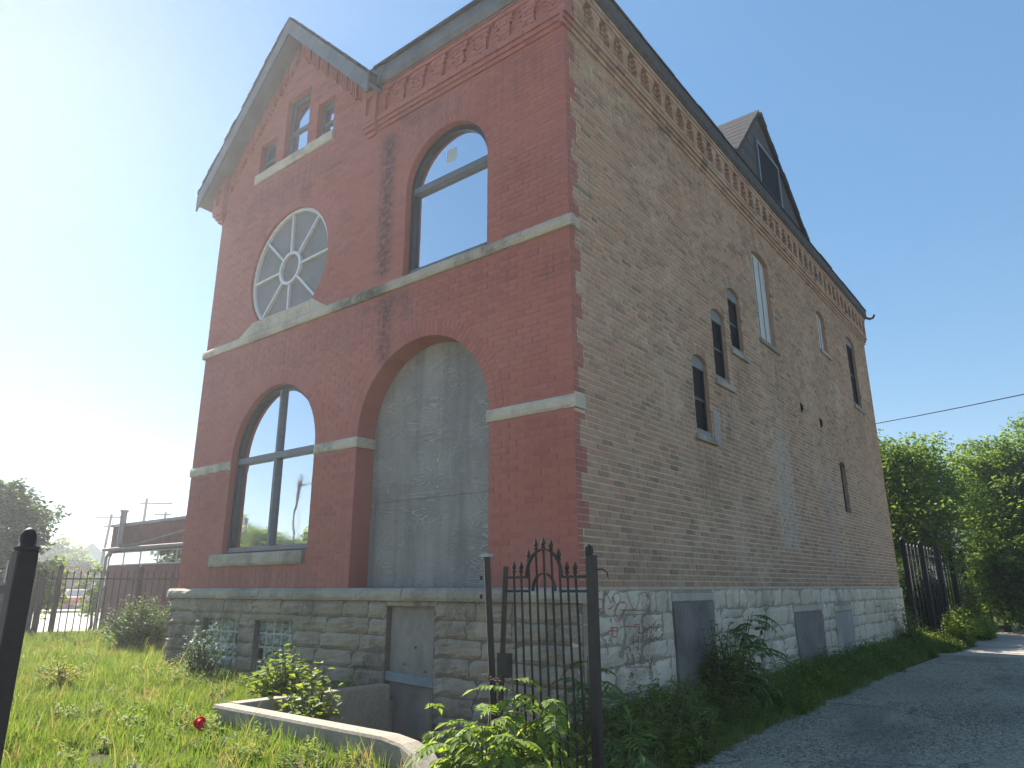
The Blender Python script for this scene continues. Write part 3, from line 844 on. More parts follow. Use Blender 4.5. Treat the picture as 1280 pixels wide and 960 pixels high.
# ---------------------------------------------------------------- windows
def frame_ring(mb, P, outline, inset_outline, d0, d1):
    n = len(outline)
    for k in range(n):
        l = (k + 1) % n; a, b, c, e = outline[k], outline[l], inset_outline[l], inset_outline[k]
        mb.face([P(*a, d1), P(*b, d1), P(*c, d1), P(*e, d1)]); mb.face([P(*e, d1), P(*c, d1), P(*c, d0), P(*e, d0)])
def pane(parent, P, poly, d, mat, tilt=.004, name='pane'):
    cu = sum(p[0] for p in poly) / len(poly); cv = sum(p[1] for p in poly) / len(poly)
    tu, tv = jit(tilt), jit(tilt)
    mb = MB(); mb.face([P(u, v, d + (u - cu) * tu + (v - cv) * tv) for u, v in poly]); return mb.build(name, mat, parent)
def arch_top(cx, r, spring, z, a, b, n=20):
    """polygon under the arch from height z, between u=a and u=b"""
    pts = [(a, z), (b, z)]
    for k in range(n + 1):
        u = b + (a - b) * k / n; h = math.sqrt(max(0, r * r - (u - cx) ** 2)); pts.append((u, max(z, spring + h)))
    return pts
# lower arched window
def arched_window(A, two, label, transom):
    mb = MB(); fw = .07
    o = arch_outline(A['cx'], A['r'] - .003, A['base'] + .003, A['spring']); i = arch_outline(A['cx'], A['r'] - .003, A['base'] + .003, A['spring'], inset=fw)
    frame_ring(mb, PF, o, i, -.2, -.1)
    win = mb.build('arched_window', M['frame_dark'], house)
    r = A['r'] - fw
    mb = MB(); mb.rect(PF, A['cx'] - r, A['cx'] + r, transom - .05, transom + .05, -.17, -.085); mb.build('transom', M['frame_grey'], win, bevel=.01)
    if two:
        mb = MB(); mb.rect(PF, A['cx'] - .035, A['cx'] + .035, A['base'] + fw, transom - .05, -.165, -.09); mb.build('mullion', M['frame_grey'], win, bevel=.008)
        mb = MB(); mb.rect(PF, A['cx'] - .028, A['cx'] + .028, transom + .05, A['spring'] + r, -.165, -.09); mb.build('mullion', M['frame_grey'], win, bevel=.008)
    mb = MB(); mb.rect(PF, A['cx'] - r, A['cx'] + r, A['base'] + .012, A['base'] + fw + .015, -.17, -.06); mb.build('bottom_rail', M['frame_grey'], win, bevel=.01)
    hs = [(A['cx'] - r, A['cx']), (A['cx'], A['cx'] + r)] if two else [(A['cx'] - r, A['cx'] + r)]
    for a, b in hs:
        pane(win, PF, [(a, A['base'] + fw), (b, A['base'] + fw), (b, transom), (a, transom)], -.15, M['glass'])
        pane(win, PF, arch_top(A['cx'], r, A['spring'], transom, a, b), -.15, M['glass'])
    return win
arched_window(LW, True, '', 3.40); upw = arched_window(UW, False, '', 6.76)
mb = MB(); mb.prism(PF, [(-2.04, 7.02), (-1.87, 7.02), (-1.87, 7.22), (-2.04, 7.22)], -.149, -.147); mb.build('paper_notice', M['white_board'], upw)
put_stone(house, PF, -6.67, -4.34, 1.815, 1.99, .05, M['ledge'], .03, .6, 'window_sill', .15, nx=22, ny=5)
# rose window
def chord(poly): return clip(poly, 0, 1, RB + .0)
mb = MB(); N = 72
circ = [(RC[0] + RR * math.cos(2 * math.pi * k / N), RC[1] + RR * math.sin(2 * math.pi * k / N)) for k in range(N)]
for k in range(N):
    a, b = 2 * math.pi * k / N, 2 * math.pi * (k + 1) / N
    q = [(RC[0] + r_ * math.cos(t), RC[1] + r_ * math.sin(t)) for r_, t in ((RR - .055, a), (RR, a), (RR, b), (RR - .055, b))]
    q = chord(q)
    if len(q) > 2: mb.prism(PF, q, -.1, -.045)
hw = math.sqrt(RR ** 2 - (RC[1] - RB) ** 2)
mb.rect(PF, RC[0] - hw, RC[0] + hw, RB, RB + .05, -.1, -.04)
rose = mb.build('rose_window', M['frame_white'], house)
mb = MB()
for k in range(32):
    a, b = 2 * math.pi * k / 32, 2 * math.pi * (k + 1) / 32
    mb.prism(PF, [(RC[0] + r_ * math.cos(t), RC[1] + r_ * math.sin(t)) for r_, t in ((.235, a), (.285, a), (.285, b), (.235, b))], -.1, -.04)
mb.build('hub_ring', M['frame_white'], rose)
for k in range(8):
    a = R(2 + 45 * k); ca, sa = math.cos(a), math.sin(a); t = .019
    poly = chord([(RC[0] + r_ * ca - s_ * sa, RC[1] + r_ * sa + s_ * ca) for r_, s_ in ((.28, -t), (RR - .05, -t), (RR - .05, t), (.28, t))])
    mb = MB(); mb.prism(PF, poly, -.1, -.045); mb.build('spoke', M['frame_white'], rose)
    sec = [(RC[0] + r_ * math.cos(t_), RC[1] + r_ * math.sin(t_)) for r_, t_ in [(.26, a + R(45) * j / 4) for j in range(4, -1, -1)] + [(RR - .03, a + R(45) * j / 6) for j in range(7)]]
    sec = chord(sec)
    if len(sec) > 2: pane(rose, PF, sec, -.09, M['rose_pane'], .01)
pane(rose, PF, [(RC[0] + .25 * math.cos(2 * math.pi * k / 24), RC[1] + .25 * math.sin(2 * math.pi * k / 24)) for k in range(24)], -.09, M['rose_pane'])
# gable windows
for n_, (a, b, c, d) in enumerate(GW):
    mb = MB(); f = .055
    o = [(a, c), (b, c), (b, d), (a, d)]; i = [(a + f, c + f), (b - f, c + f), (b - f, d - f), (a + f, d - f)]
    frame_ring(mb, PF, o, i, -.16, -.1)
    w_ = mb.build('gable_window', M['frame_grey'], house)
    mb = MB(); mz = c + (d - c) * .47; mb.rect(PF, a + f, b - f, mz - .03, mz + .03, -.16, -.11); mb.build('meeting_rail', M['frame_grey'], w_)
    for q0, q1 in ((c + f, mz), (mz, d - f)): pane(w_, PF, [(a + f, q0), (b - f, q0), (b - f, q1), (a + f, q1)], -.14, M['glass_dim'] if n_ == 0 else M['glass'], .03)
put_stone(house, PF, -6.58, -4.41, 8.362, 8.54, .04, M['trim'], .02, .5, 'gable_window_sill', .15, nx=20)
# alley-side windows
for w, h in zip(SW, sw_h):
    u0, u1 = w['u']; z0, z1 = w['z']; kind = w['kind']
    mb = MB(); mb.prism(PS, seg_outline(u0 + .003, u1 - .003, z0 + .002, z1, .083), -.2, -.085)
    sw = mb.build('side_window', M['white_board'] if kind == 'white' else M['dark_panel'], house)  # in the open window the dark panel stands for the unlit inside
    if kind == 'dark':
        mb = MB(); mb.prism(PS, seg_outline(u0 + .004, u1 - .004, z1 - .1, z1, .08), -.085, -.05); mb.build('head_panel', M['lintel_grey'], sw)
        for a, b in ((u0 + .004, u0 + .04), (u1 - .04, u1 - .004)):
            mb = MB(); mb.rect(PS, a, b, z0, z1 - .1, -.085, -.065); mb.build('jamb', M['frame_dark'], sw)
        mb = MB(); mb.rect(PS, u0 + .04, u1 - .04, (z0 + z1) / 2 - .02, (z0 + z1) / 2 + .02, -.085, -.07); mb.build('meeting_rail', M['frame_dark'], sw)
        mb = MB(); mb.rect(PS, u0 + .01, u1 - .01, z0 + .005, z0 + .09, -.085, -.02); mb.build('bottom_rail', M['lintel_grey'], sw)
    if kind == 'white':
        for j in range(1, 3):
            mb = MB(); uu = u0 + (u1 - u0) * j / 3; mb.rect(PS, uu - .012, uu + .012, z0 + .01, z1, -.085, -.075); mb.build('batten', M['lintel_grey'], sw)
    if kind != 'open':
        mb = MB(); mb.rect(PS, u0 - .06, u1 + .12, z0 - .085, z0 - .002, -.08, .04); mb.build('sill', M['ledge'], sw, bevel=.008)
for (y, z) in ((8.05, 4.85), (9.32, 4.77)):  # dark plates stand for the shade inside two wall holes
    mb = MB(); mb.rect(PS, y - .05, y + .05, z - .1, z + .1, -.01, .004); mb.rect(PS, y - .03, y + .03, z - .05, z + .05, .004, .03)
    mb.build('joist_pocket_plate', M['dark_panel'], house)
# cast infill patch beside the first stair window, hook
mb = MB(); mb.rect(PS, 3.60, 3.80, 3.45, 3.92, -.02, .008); mb.build('mortar_patch', M['pale_patch'], house)

# plywood in the doorway
dlim = [arch_outline(DR['cx'], DR['r'] - .002, 2.56, DR['spring']), [(DR['cx'] - DR['r'] + .002, 1.505), (DR['cx'] + DR['r'] - .002, 1.505), (DR['cx'] + DR['r'] - .002, 2.556), (DR['cx'] - DR['r'] + .002, 2.556)]]
for poly in dlim:
    mb = MB(); mb.prism(PF, poly, -.33, -.30); pl = mb.build('door_board', M['ply'], house)
for k in range(26):
    u, z = random.choice((-3.3, -2.27 + .03, -1.22, -2.27 - .03)) + jit(.02), 1.6 + .11 * k + jit(.02)
    if z < DR['spring'] + math.sqrt(max(0, DR['r'] ** 2 - (u - DR['cx']) ** 2)) - .08:
        mb = MB(); mb.tube([PF(u, z, -.302), PF(u, z, -.296)], .011, 8); mb.build('screw_head', M['galv'], pl)
for (u, z) in ((-3.05, 2.98), (-2.2, 3.0), (-3.08, 2.7), (-2.2, 2.68), (-2.6, 2.4), (-1.35, 2.2)):
    mb = MB(); mb.rect(PF, u - .008, u + .008, z - .02, z + .02, -.3, -.292); mb.build('paper_scrap', M['white_board'], pl)
# basement doorway boards
mb = MB(); mb.rect(PF, -2.61, -1.87, .565, 1.295, -.05, -.02); bdr = mb.build('basement_door', M['grey_board'], house)
mb = MB(); mb.rect(PF, -2.61, -1.87, -.98, .60, -.05, -.03); mb.build('lower_board', M['grey_board'], bdr)
mb = MB(); mb.prism(PF, [(-2.66, .50), (-1.86, .47), (-1.86, .565), (-2.66, .60)], -.03, .03); mb.build('crossbar', M['bluegrey'], bdr, bevel=.006)
for (u, z) in ((-2.38, .68), (-2.2, .86), (-2.05, .62)):
    mb = MB(); mb.tube([PF(u, z, -.02), PF(u + .02, z + .02, .015)], .012, 6); mb.build('bolt', M['galv'], bdr)
# glass block windows
for (a, b, c, d) in ((-6.62, -5.68, .40, 1.08), (-5.27, -4.41, .40, 1.08)):
    mb = MB(); mb.rect(PF, a + .002, b - .002, c, d, -.08, -.035); gw = mb.build('glass_block_window', M['white_mortar'], house)
    nx, ny = 5, 4; bw, bh = (b - a) / nx, (d - c) / ny
    for i in range(nx):
        for j in range(ny):
            if (i, j) in (((4, 2),) if a < -6 else ((0, 1),)):
                mb = MB(); mb.rect(PF, a + i * bw + .02, a + i * bw + bw - .04, c + j * bh + .01, c + j * bh + bh - .02, -.035, -.03); mb.build('missing_block', M['dark_panel'], gw); continue
            o = link('glass_block', stone_mesh(PF, bw - .016, bh - .016, .028, .03, M['gb_glass'], 1.1, 6, 6, 'glass_block'), gw, PF(a + (i + .5) * bw, c + (j + .5) * bh, -.03))
# boards over the alley-side basement openings
for (poly, nm, mt, d) in (([(1.9, .12), (2.97, .1), (2.99, 1.325), (1.87, 1.335)], 'basement_board', 'wall_board', .06), ([(6.24, .28), (7.63, .26), (7.72, 1.02), (7.6, 1.1), (6.2, 1.1), (6.15, 1.0)], 'basement_board', 'wall_board', .045),
                          ([(8.5, .3), (9.65, .3), (9.7, 1.04), (8.5, 1.05)], 'basement_board', 'pale_patch', .04)):
    mb = MB(); mb.prism(PS, poly, -.04, d); mb.build(nm, M[mt], house, bevel=.006)
for (y0_, y1_, z0_, z1_, d_) in ((1.93, 2.94, .2, 1.3, .06), (6.25, 7.62, .35, 1.06, .045)):
    for (yy, zz) in ((y0_ + .05, z1_ - .04), (y1_ - .05, z1_ - .05), (y0_ + .05, (z0_ + z1_) / 2), (y1_ - .06, (z0_ + z1_) / 2), ((y0_ + y1_) / 2, z1_ - .04)):
        mb = MB(); mb.tube([PS(yy, zz, d_ - .002), PS(yy, zz, d_ + .005)], .012, 8); mb.build('screw_head', M['galv'], house)
for a, b, z in ((1.85, 3.03, 1.342), (6.1, 7.78, 1.115), (8.42, 9.8, 1.065)):
    mb = MB(); mb.rect(PS, a, b, z, z + .09, -.02, .055); mb.build('basement_lintel', M['white_mortar'], house, bevel=.008)

# graffiti strokes sprayed on the stones beside the gate
GRAF = {
'paint_red': [[(0.221,1.416),(0.238,1.393),(0.339,1.387),(0.364,1.345),(0.333,1.308),(0.259,1.300),(0.233,1.333),(0.258,1.291),(0.330,1.262),(0.387,1.279)],[(0.360,1.289),(0.388,1.410),(0.430,1.445),(0.464,1.409),(0.498,1.352),(0.532,1.408),(0.537,1.351),(0.494,1.304),(0.445,1.296)],[(0.601,1.302),(0.624,1.340),(0.706,1.358),(0.776,1.347),(0.795,1.322),(0.760,1.279),(0.694,1.223),(0.652,1.200),(0.614,1.216),(0.578,1.255),(0.560,1.274),(0.601,1.302)],[(0.567,1.246),(0.572,1.189),(0.630,1.177),(0.672,1.205)],[(0.488,1.117),(0.604,1.112),(0.602,1.084),(0.487,1.094)],[(0.509,1.130),(0.521,1.041),(0.578,1.038),(0.604,1.112)],[(0.487,1.094),(0.408,1.065),(0.313,1.034),(0.366,1.004),(0.408,0.938),(0.394,0.875)],[(0.664,1.110),(0.745,1.121),(0.867,1.116),(1.068,1.103)],[(0.931,1.128),(1.017,1.129),(1.070,1.122)],[(0.238,0.745),(0.275,0.768),(0.311,0.756),(0.254,0.726)],[(0.291,0.731),(0.338,0.754),(0.363,0.716),(0.436,0.710),(0.477,0.743),(0.479,0.769)],[(0.748,0.734),(0.849,0.726),(1.015,0.717),(1.186,0.703),(1.293,0.675)],[(0.780,1.279),(0.734,1.222),(0.670,1.176)]],
'paint_grey': [[(0.555,1.341),(0.552,1.418),(0.615,1.445),(0.675,1.44),(0.700,1.406),(0.646,1.359),(0.583,1.321),(0.560,1.274)],[(0.839,1.45),(0.854,1.395),(0.888,1.325),(0.947,1.275),(1.015,1.313),(1.076,1.382),(1.092,1.422),(1.173,1.445),(1.273,1.441),(1.301,1.389),(1.263,1.359)],[(1.128,1.351),(1.163,1.269),(1.247,1.227),(1.318,1.245),(1.345,1.379)],[(1.384,1.223),(1.458,1.257),(1.512,1.219)],[(0.679,1.281),(0.821,1.276),(1.075,1.266),(1.365,1.259)],[(1.457,1.430),(1.467,1.325),(1.482,1.262)]],
'paint_dark': [[(1.068,1.103),(1.030,1.055),(1.093,1.037),(1.160,1.049)],[(1.141,1.075),(1.228,1.066),(1.208,0.987),(1.228,0.966)],[(1.277,1.094),(1.343,1.081),(1.288,1.003),(1.305,0.952),(1.255,0.915)],[(1.433,1.154),(1.378,1.080),(1.431,1.047),(1.511,1.115)],[(1.359,1.019),(1.327,0.951),(1.424,0.986),(1.444,0.964),(1.540,0.980),(1.593,1.018),(1.560,0.953)],[(0.754,0.897),(0.797,0.923),(0.846,0.901),(0.813,0.879)],[(0.950,0.904),(0.993,0.911),(1.023,0.890),(0.980,0.883)],[(0.771,0.868),(0.783,0.783),(0.769,0.737)],[(0.862,0.852),(0.907,0.792),(0.922,0.734)],[(1.019,0.851),(1.066,0.800),(1.067,0.713)],[(1.216,0.769),(1.255,0.727),(1.229,0.700)],[(1.320,0.801),(1.299,0.724),(1.272,0.687)],[(0.820,0.640),(0.813,0.677),(0.853,0.665),(0.869,0.626)],[(0.921,1.031),(0.931,0.924)],[(1.026,1.016),(1.026,0.919)]]}
def smooth_path(pts, n=5):
    if len(pts) < 3: return pts
    out = []
    for i in range(len(pts) - 1):
        p0, p1, p2, p3 = pts[max(i - 1, 0)], pts[i], pts[i + 1], pts[min(i + 2, len(pts) - 1)]
        for k in range(n):
            t = k / n
            out.append(tuple(.5 * ((2 * b) + (-a + c) * t + (2 * a - 5 * b + 4 * c - d) * t * t + (-a + 3 * b - 3 * c + d) * t ** 3) for a, b, c, d in zip(p0, p1, p2, p3)))
    return out + [pts[-1]]

# ---------------------------------------------------------------- roofs
RY = -.30                                    # front overhang of the gable roof
sl_ = (GAP - EAVE) / 2.1
roof = empty('roof', (0, 0, 0), 0, house)
def rake(side, name):
    # slab of the gable roof: top, underside, bargeboard
    mb = MB()
    x_ap, x_ev = GC, GC + side * (2.52 if side < 0 else 2.26)
    z_ap, z_ev = GAP + .22, GAP + .22 - sl_ * abs(x_ev - x_ap) * .985
    th = .15
    for (ya, yb, zo, t_, mi) in ((RY, 6.5, 0, th, 0),):
        poly = [(x_ap, z_ap - t_), (x_ev, z_ev - t_), (x_ev, z_ev), (x_ap, z_ap)] if side > 0 else [(x_ev, z_ev - t_), (x_ap, z_ap - t_), (x_ap, z_ap), (x_ev, z_ev)]
        mb.prism(PF, poly, -yb, -ya, .3, 0, True)
    mb.build('gable_roof_slope', M['shingle'], roof)
    mb = MB(); o = .012
    poly = [(x_ap, z_ap - .34), (x_ev, z_ev - .34), (x_ev, z_ev - .03), (x_ap, z_ap - .03)]
    if side < 0: poly = poly[::-1]; poly = [poly[1], poly[0], poly[3], poly[2]][::-1] if False else [(x_ev, z_ev - .34), (x_ap, z_ap - .34), (x_ap, z_ap - .03), (x_ev, z_ev - .03)]
    mb.prism(PF, poly, -RY, -RY + .03, .2, 0, True)
    poly = [(p[0], p[1] - .004) for p in ([(x_ap, z_ap - th - .07), (x_ev, z_ev - th - .07), (x_ev, z_ev - th), (x_ap, z_ap - th)] if side > 0 else [(x_ev, z_ev - th - .07), (x_ap, z_ap - th - .07), (x_ap, z_ap - th), (x_ev, z_ev - th)])]
    mb.build('bargeboard', M['fascia'], roof)
    mb = MB(); mb.prism(PF, poly, -1.2, -RY - .002, .5, 0, True); mb.build('soffit', M['soffit'], roof)
    # shingle courses showing along the rake edge
    n = 16
    for k in range(n):
        t0, t1 = k / n, (k + 1) / n
        a = Vector((x_ap + (x_ev - x_ap) * t0, z_ap + (z_ev - z_ap) * t0)); b = Vector((x_ap + (x_ev - x_ap) * t1, z_ap + (z_ev - z_ap) * t1))
        mb = MB(); up = .006 + .012 * random.random()
        pp = [(a.x, a.y + .002), (b.x, b.y + .002), (b.x, b.y + .03 + up), (a.x, a.y + .012)]
        if side < 0: pp = [pp[1], pp[0], pp[3], pp[2]]
        mb.prism(PF, pp, -3.0, -RY + .045 + jit(.012), random.random(), 0, True); mb.build('shingle', M['shingle'], roof)
rake(-1, 'l'); rake(1, 'r')
mb = MB(); mb.box(-8.06, -7.93, RY - .02, 6.0, 8.60, 8.70); mb.build('left_gutter', M['fascia'], roof)
# front eave right of the gable
mb = MB()
mb.prism(lambda u, v, d: (d, u, v), [(-.09, EAVE + .0), (.2, EAVE + .0), (.2, EAVE + .26), (-.14, EAVE + .26), (-.14, EAVE + .06)], -3.25, .12, .3, 0, True)
mb.build('front_fascia', M['fascia'], roof)
mb = MB(); mb.box(-3.3, .17, -.19, .3, EAVE + .262, EAVE + .30); mb.build('front_drip_edge', M['shingle'], roof)
# valley metal where the two eaves meet
mb = MB(); mb.prism(PF, [(-3.52, EAVE - .02), (-3.2, EAVE - .02), (-3.1, EAVE + .3), (-3.52, EAVE + .32)], -.2, .16); mb.build('valley_flashing', M['fascia'], roof)
# alley eave
mb = MB()
mb.prism(PF, [(-.2, EAVE + .03), (.11, EAVE + .03), (.15, EAVE + .08), (.15, EAVE + .27), (-.2, EAVE + .27)], -(L + .12), .1, .3, 0, True)
mb.build('side_fascia', M['siding'], roof)
u = -.1
while u < L + .1:
    e = min(u + random.uniform(.7, 1.1), L + .14); z = EAVE + .274 + random.random() * .018
    mb = MB(); mb.prism(lambda a, b, d: (a, d, b), [(-.2, z), (-.2, z + .022), (.17 + jit(.012), z + .012), (.17, z - .006)], u, e - .004, random.random(), 0, True); mb.build('eave_shingle', M['shingle'], roof); u = e
# hip roof over all
zt = EAVE + .29; rz_ = zt + 3.0
mb = MB()
A, B_, C_, D_ = (.16, .25, zt), (.16, L + .15, zt), (-W - .2, L + .15, zt), (-W - .2, .25, zt)
E_, F_ = (-W / 2, 3.8, rz_), (-W / 2, L - 3.8, rz_)
mb.face([A, B_, F_, E_]); mb.face([B_, C_, F_]); mb.face([C_, D_, E_, F_]); mb.face([D_, A, E_])
mb.build('hip_roof', M['shingle'], roof)
mb = MB(); mb.tube([(.10, L + .1, EAVE + .1), (.2, L + .22, EAVE + .06), (.28, L + .24, EAVE + .08), (.32, L + .27, EAVE + .17)], .035, 8); mb.build('gutter_end', M['siding'], roof)
# dormer
dormer = empty('dormer', (0, 0, 0), 0, house)
da, db, dc = (5.42, 9.02), (9.75, 9.02), (7.1, 10.9)
mb = MB(); mb.prism(PS, [da, db, (dc[0], dc[1])], -3.0, .06, .4, 0, True); mb.build('dormer_front', M['siding'], dormer)
n = 11
for k in range(n):                                 # clapboards
    z = 9.06 + k * .16
    def lim(z): t = (z - da[1]) / (dc[1] - da[1]); return da[0] + (dc[0] - da[0]) * t + .05, db[0] + (dc[0] - db[0]) * t - .05
    (l0, r0), (l1, r1) = lim(z), lim(min(z + .155, 10.85))
    if r1 - l1 > .1:
        mb = MB(); mb.prism(PS, [(l0, z), (r0, z), (r1, min(z + .155, 10.85)), (l1, min(z + .155, 10.85))], .05, .075 + .004 * (k % 2), random.random()); mb.build('clapboard', M['siding'], dormer)
def dslope(p, q, s):
    mb = MB(); d = Vector((q[0] - p[0], q[1] - p[1])).normalized(); nrm = Vector((-d.y, d.x)) * s
    if nrm.y < 0: nrm = -nrm
    a, b = Vector(p) - d * .0, Vector(q) + d * .06
    pts = [a, b, b + nrm * .09, a + nrm * .09]
    ar = sum(pts[i].x * pts[(i + 1) % 4].y - pts[(i + 1) % 4].x * pts[i].y for i in range(4))
    pts = pts if ar > 0 else pts[::-1]
    mb.prism(PS, [tuple(x) for x in pts], -3.2, .14, .5, 0, True); mb.build('dormer_roof_slope', M['shingle'], dormer)
    for k in range(9):
        a2 = Vector(p) + (Vector(q) - Vector(p)) * (k / 9); b2 = Vector(p) + (Vector(q) - Vector(p)) * ((k + 1) / 9)
        pts = [a2 + nrm * .092, b2 + nrm * .092, b2 + nrm * .0975, a2 + nrm * .094]
        ar = sum(pts[i].x * pts[(i + 1) % 4].y - pts[(i + 1) % 4].x * pts[i].y for i in range(4)); pts = pts if ar > 0 else pts[::-1]
        mb = MB(); mb.prism(PS, [tuple(x) for x in pts], -3.0, .15 + jit(.01), random.random(), 0, True); mb.build('shingle', M['shingle'], dormer)
dslope(dc, da, 1); dslope(dc, db, 1)
mb = MB(); o = [(6.72, 9.08), (8.06, 9.08), (8.06, 10.12), (6.72, 10.12)]; f = .07
frame_ring(mb, PS, o, [(6.72 + f, 9.08 + f), (8.06 - f, 9.08 + f), (8.06 - f, 10.12 - f), (6.72 + f, 10.12 - f)], .0, .12)
for k in range(4):
    p, q = o[k], o[(k + 1) % 4]; mb.face([PS(*p, .12), PS(*p, .05), PS(*q, .05), PS(*q, .12)])
dw = mb.build('dormer_window', M['frame_grey'], dormer)
pane(dw, PS, [(6.78, 9.14), (8.0, 9.14), (8.0, 10.06), (6.78, 10.06)], .09, M['dark_panel'])

# bake the graffiti strokes on top of the stones
bpy.context.view_layer.update()
dg = bpy.context.evaluated_depsgraph_get()
def wall_x(y, z):
    hit, loc, *_ = scene.ray_cast(dg, Vector((1.5, y, z)), Vector((-1, 0, 0)), distance=2.0)
    return loc.x if hit else .05
for mt, strokes in GRAF.items():
    for st in strokes:
        pts = smooth_path(st, 6); mb = MB(); wdt = .0058 if mt != 'paint_dark' else .0075
        L3 = []
        for i, (y, z) in enumerate(pts):
            q = pts[min(i + 1, len(pts) - 1)]; p_ = pts[max(i - 1, 0)]
            t = Vector((q[0] - p_[0], q[1] - p_[1])); t = t.normalized() if t.length else Vector((1, 0)); nn = Vector((-t.y, t.x)) * wdt * random.uniform(.6, 1.25)
            L3.append([(wall_x(y + s * nn.x, z + s * nn.y) + .004, y + s * nn.x, z + s * nn.y) for s in (-1, 1)])
        for i in range(len(L3) - 1):
            mb.face([L3[i][0], L3[i + 1][0], L3[i + 1][1], L3[i][1]], random.random() * .3)
        mb.build('graffiti_stroke', M[mt], basement_wall)

# ================================================================== ground
def smooth(a, b, x):
    t = max(0, min(1, (x - a) / (b - a))); return t * t * (3 - 2 * t)
def lawn_z(x, y):
    z = .32 * (1 - smooth(-1.2, 1.3, x)) - .08 * smooth(-4, -9, x) if False else .32 * (1 - smooth(-.6, 1.2, x)) + .1 * (1 - smooth(-15, -7, x))
    return z + .04 * noise.noise(Vector((x * .6, y * .6, 0))) + .02 * noise.noise(Vector((x * 2, y * 2, 3)))
HX0, HX1, HY0 = -2.42, .15, -1.96            # sunken area in front of the basement door
mb = MB()
G = 240
xs = [-G, HX0 - .1, HX1, G]; ys = [-G, HY0 - .1, .0, G]
for i in range(3):
    for j in range(3):
        if i == 1 and j == 1: continue
        mb.face([(xs[i], ys[j], -.05), (xs[i + 1], ys[j], -.05), (xs[i + 1], ys[j + 1], -.05), (xs[i], ys[j + 1], -.05)])
tag(mb.build('ground', M['field']), kind='structure')
# lawn sheet
mb = MB(); st = .25
nx, ny = int(17 / st), int(14 / st)
def in_house(x, y): return -W - .1 < x < .3 and y > -.12
def in_hole(x, y): return HX0 - .15 < x < HX1 and HY0 - .1 < y < 0.2
for i in range(nx):
    for j in range(ny):
        x, y = -16 + i * st, -6.5 + j * st
        if in_house(x + st / 2, y + st / 2) or in_hole(x + st / 2, y + st / 2): continue
        if x > -7.8 and y > 0: continue
        mb.face([(a, b, lawn_z(a, b)) for a, b in ((x, y), (x + st, y), (x + st, y + st), (x, y + st))])
tag(mb.build('lawn', M['soil']), kind='structure')
# sunken area: floor and side walls
mb = MB()
mb.face([(HX0, HY0, -.95), (HX1, HY0, -.95), (HX1, 0, -.95), (HX0, 0, -.95)])
mb.face([(HX0 - .12, HY0 - .12, -.95), (HX0 - .12, .05, -.95), (HX0 - .12, .05, .3), (HX0 - .12, HY0 - .12, .3)])
mb.face([(HX1 - .02, HY0 - .12, -.95), (HX1 - .02, .05, -.95), (HX1 - .02, .05, 0.02), (HX1 - .02, HY0 - .12, 0.02)])
mb.face([(HX0 - .12, HY0 - .1, -.95), (HX1, HY0 - .1, -.95), (HX1, HY0 - .1, .2), (HX0 - .12, HY0 - .1, .2)])
tag(mb.build('areaway_pit', M['concrete']), kind='structure')
# kerb wall around it
kerb = empty('areaway_kerb', (-1.2, -2.0, 0)); tag(kerb, 'low L-shaped concrete kerb wall in the lawn around the basement stairs', 'kerb wall')
def kerb_run(path, name, w=.17):
    mb = MB(); path = [Vector(p) for p in path]; prev = None; rows_ = []
    for i, p in enumerate(path):
        t = path[min(i + 1, len(path) - 1)] - path[max(i - 1, 0)]; t.z = 0; t.normalize(); nn = Vector((-t.y, t.x, 0)) * w / 2
        rows_.append([p + nn + Vector((0, 0, -.02)), p + nn * .88, p - nn * .88, p - nn + Vector((0, 0, -.02)), Vector((p.x - nn.x, p.y - nn.y, -.5)), Vector((p.x + nn.x, p.y + nn.y, -.5))])
    off = Vector(kerb.location)
    for a, b in zip(rows_, rows_[1:]):
        for k in range(6):
            l = (k + 1) % 6; mb.face([a[k] - off, a[l] - off, b[l] - off, b[k] - off])
    mb.face([q - off for q in rows_[0]]); mb.face([q - off for q in rows_[-1][::-1]])
    o = mb.build(name, M['concrete'], kerb); return o
kerb_run([(-2.54 + .2 * k, -2.06 + .004 * k, .50 - .002 * k) for k in range(12)] + [(-.12, -2.04, .46), (.06, -2.08, .42), (.2, -2.14, .36), (.33, -2.22, .27), (.45, -2.32, .15), (.55, -2.42, .02)], 'front_kerb')
kerb_run([(-2.52, -1.955, .498), (-2.52, -1.2, .49), (-2.52, -.12, .48)], 'return_kerb')

# drive and beyond
mb = MB()
ed = [(.25, -6), (.45, -2), (.5, 1), (.55, 4), (.7, 8), (.85, 12), (.9, 13.6)]
for (x0, y0), (x1, y1) in zip(ed, ed[1:]):
    mb.face([(x0, y0, 0), (9, y0, 0), (9, y1, 0), (x1, y1, 0)])
mb.face([(-.0, -6.5, -.004), (.45, -6.5, -.004), (.9, 13.6, -.004), (-.0, 13.6, -.004)], mi=1)
mb.face([(-.2, 13.6, -.004), (.9, 13.6, -.004), (1.1, 40, -.004), (-.2, 40, -.004)], mi=1)
tag(mb.build('alley', [M['asphalt'], M['soil']]), kind='structure')
mb = MB()
for k in range(9):
    y0, y1 = 13.62 + k * 3.2, 13.62 + (k + 1) * 3.2 - .02
    x0 = .95 + .02 * k
    mb.box(x0, 6.5, y0, y1, -.1, .02 + .004 * (k % 2), random.random())
pv = mb.build('alley_paving', M['paving']); tag(pv, kind='structure')
def pebble(name):
    me = bpy.data.meshes.new(name); bm_ = bmesh.new(); bmesh.ops.create_icosphere(bm_, subdivisions=1, radius=.01)
    for v_ in bm_.verts: v_.co = Vector((v_.co.x * random.uniform(.7, 1.3), v_.co.y * random.uniform(.7, 1.3), v_.co.z * random.uniform(.4, .8)))
    bm_.to_mesh(me); bm_.free(); me.materials.append(M['pebble']); return me
PEB = [pebble('pebble') for _ in range(6)]
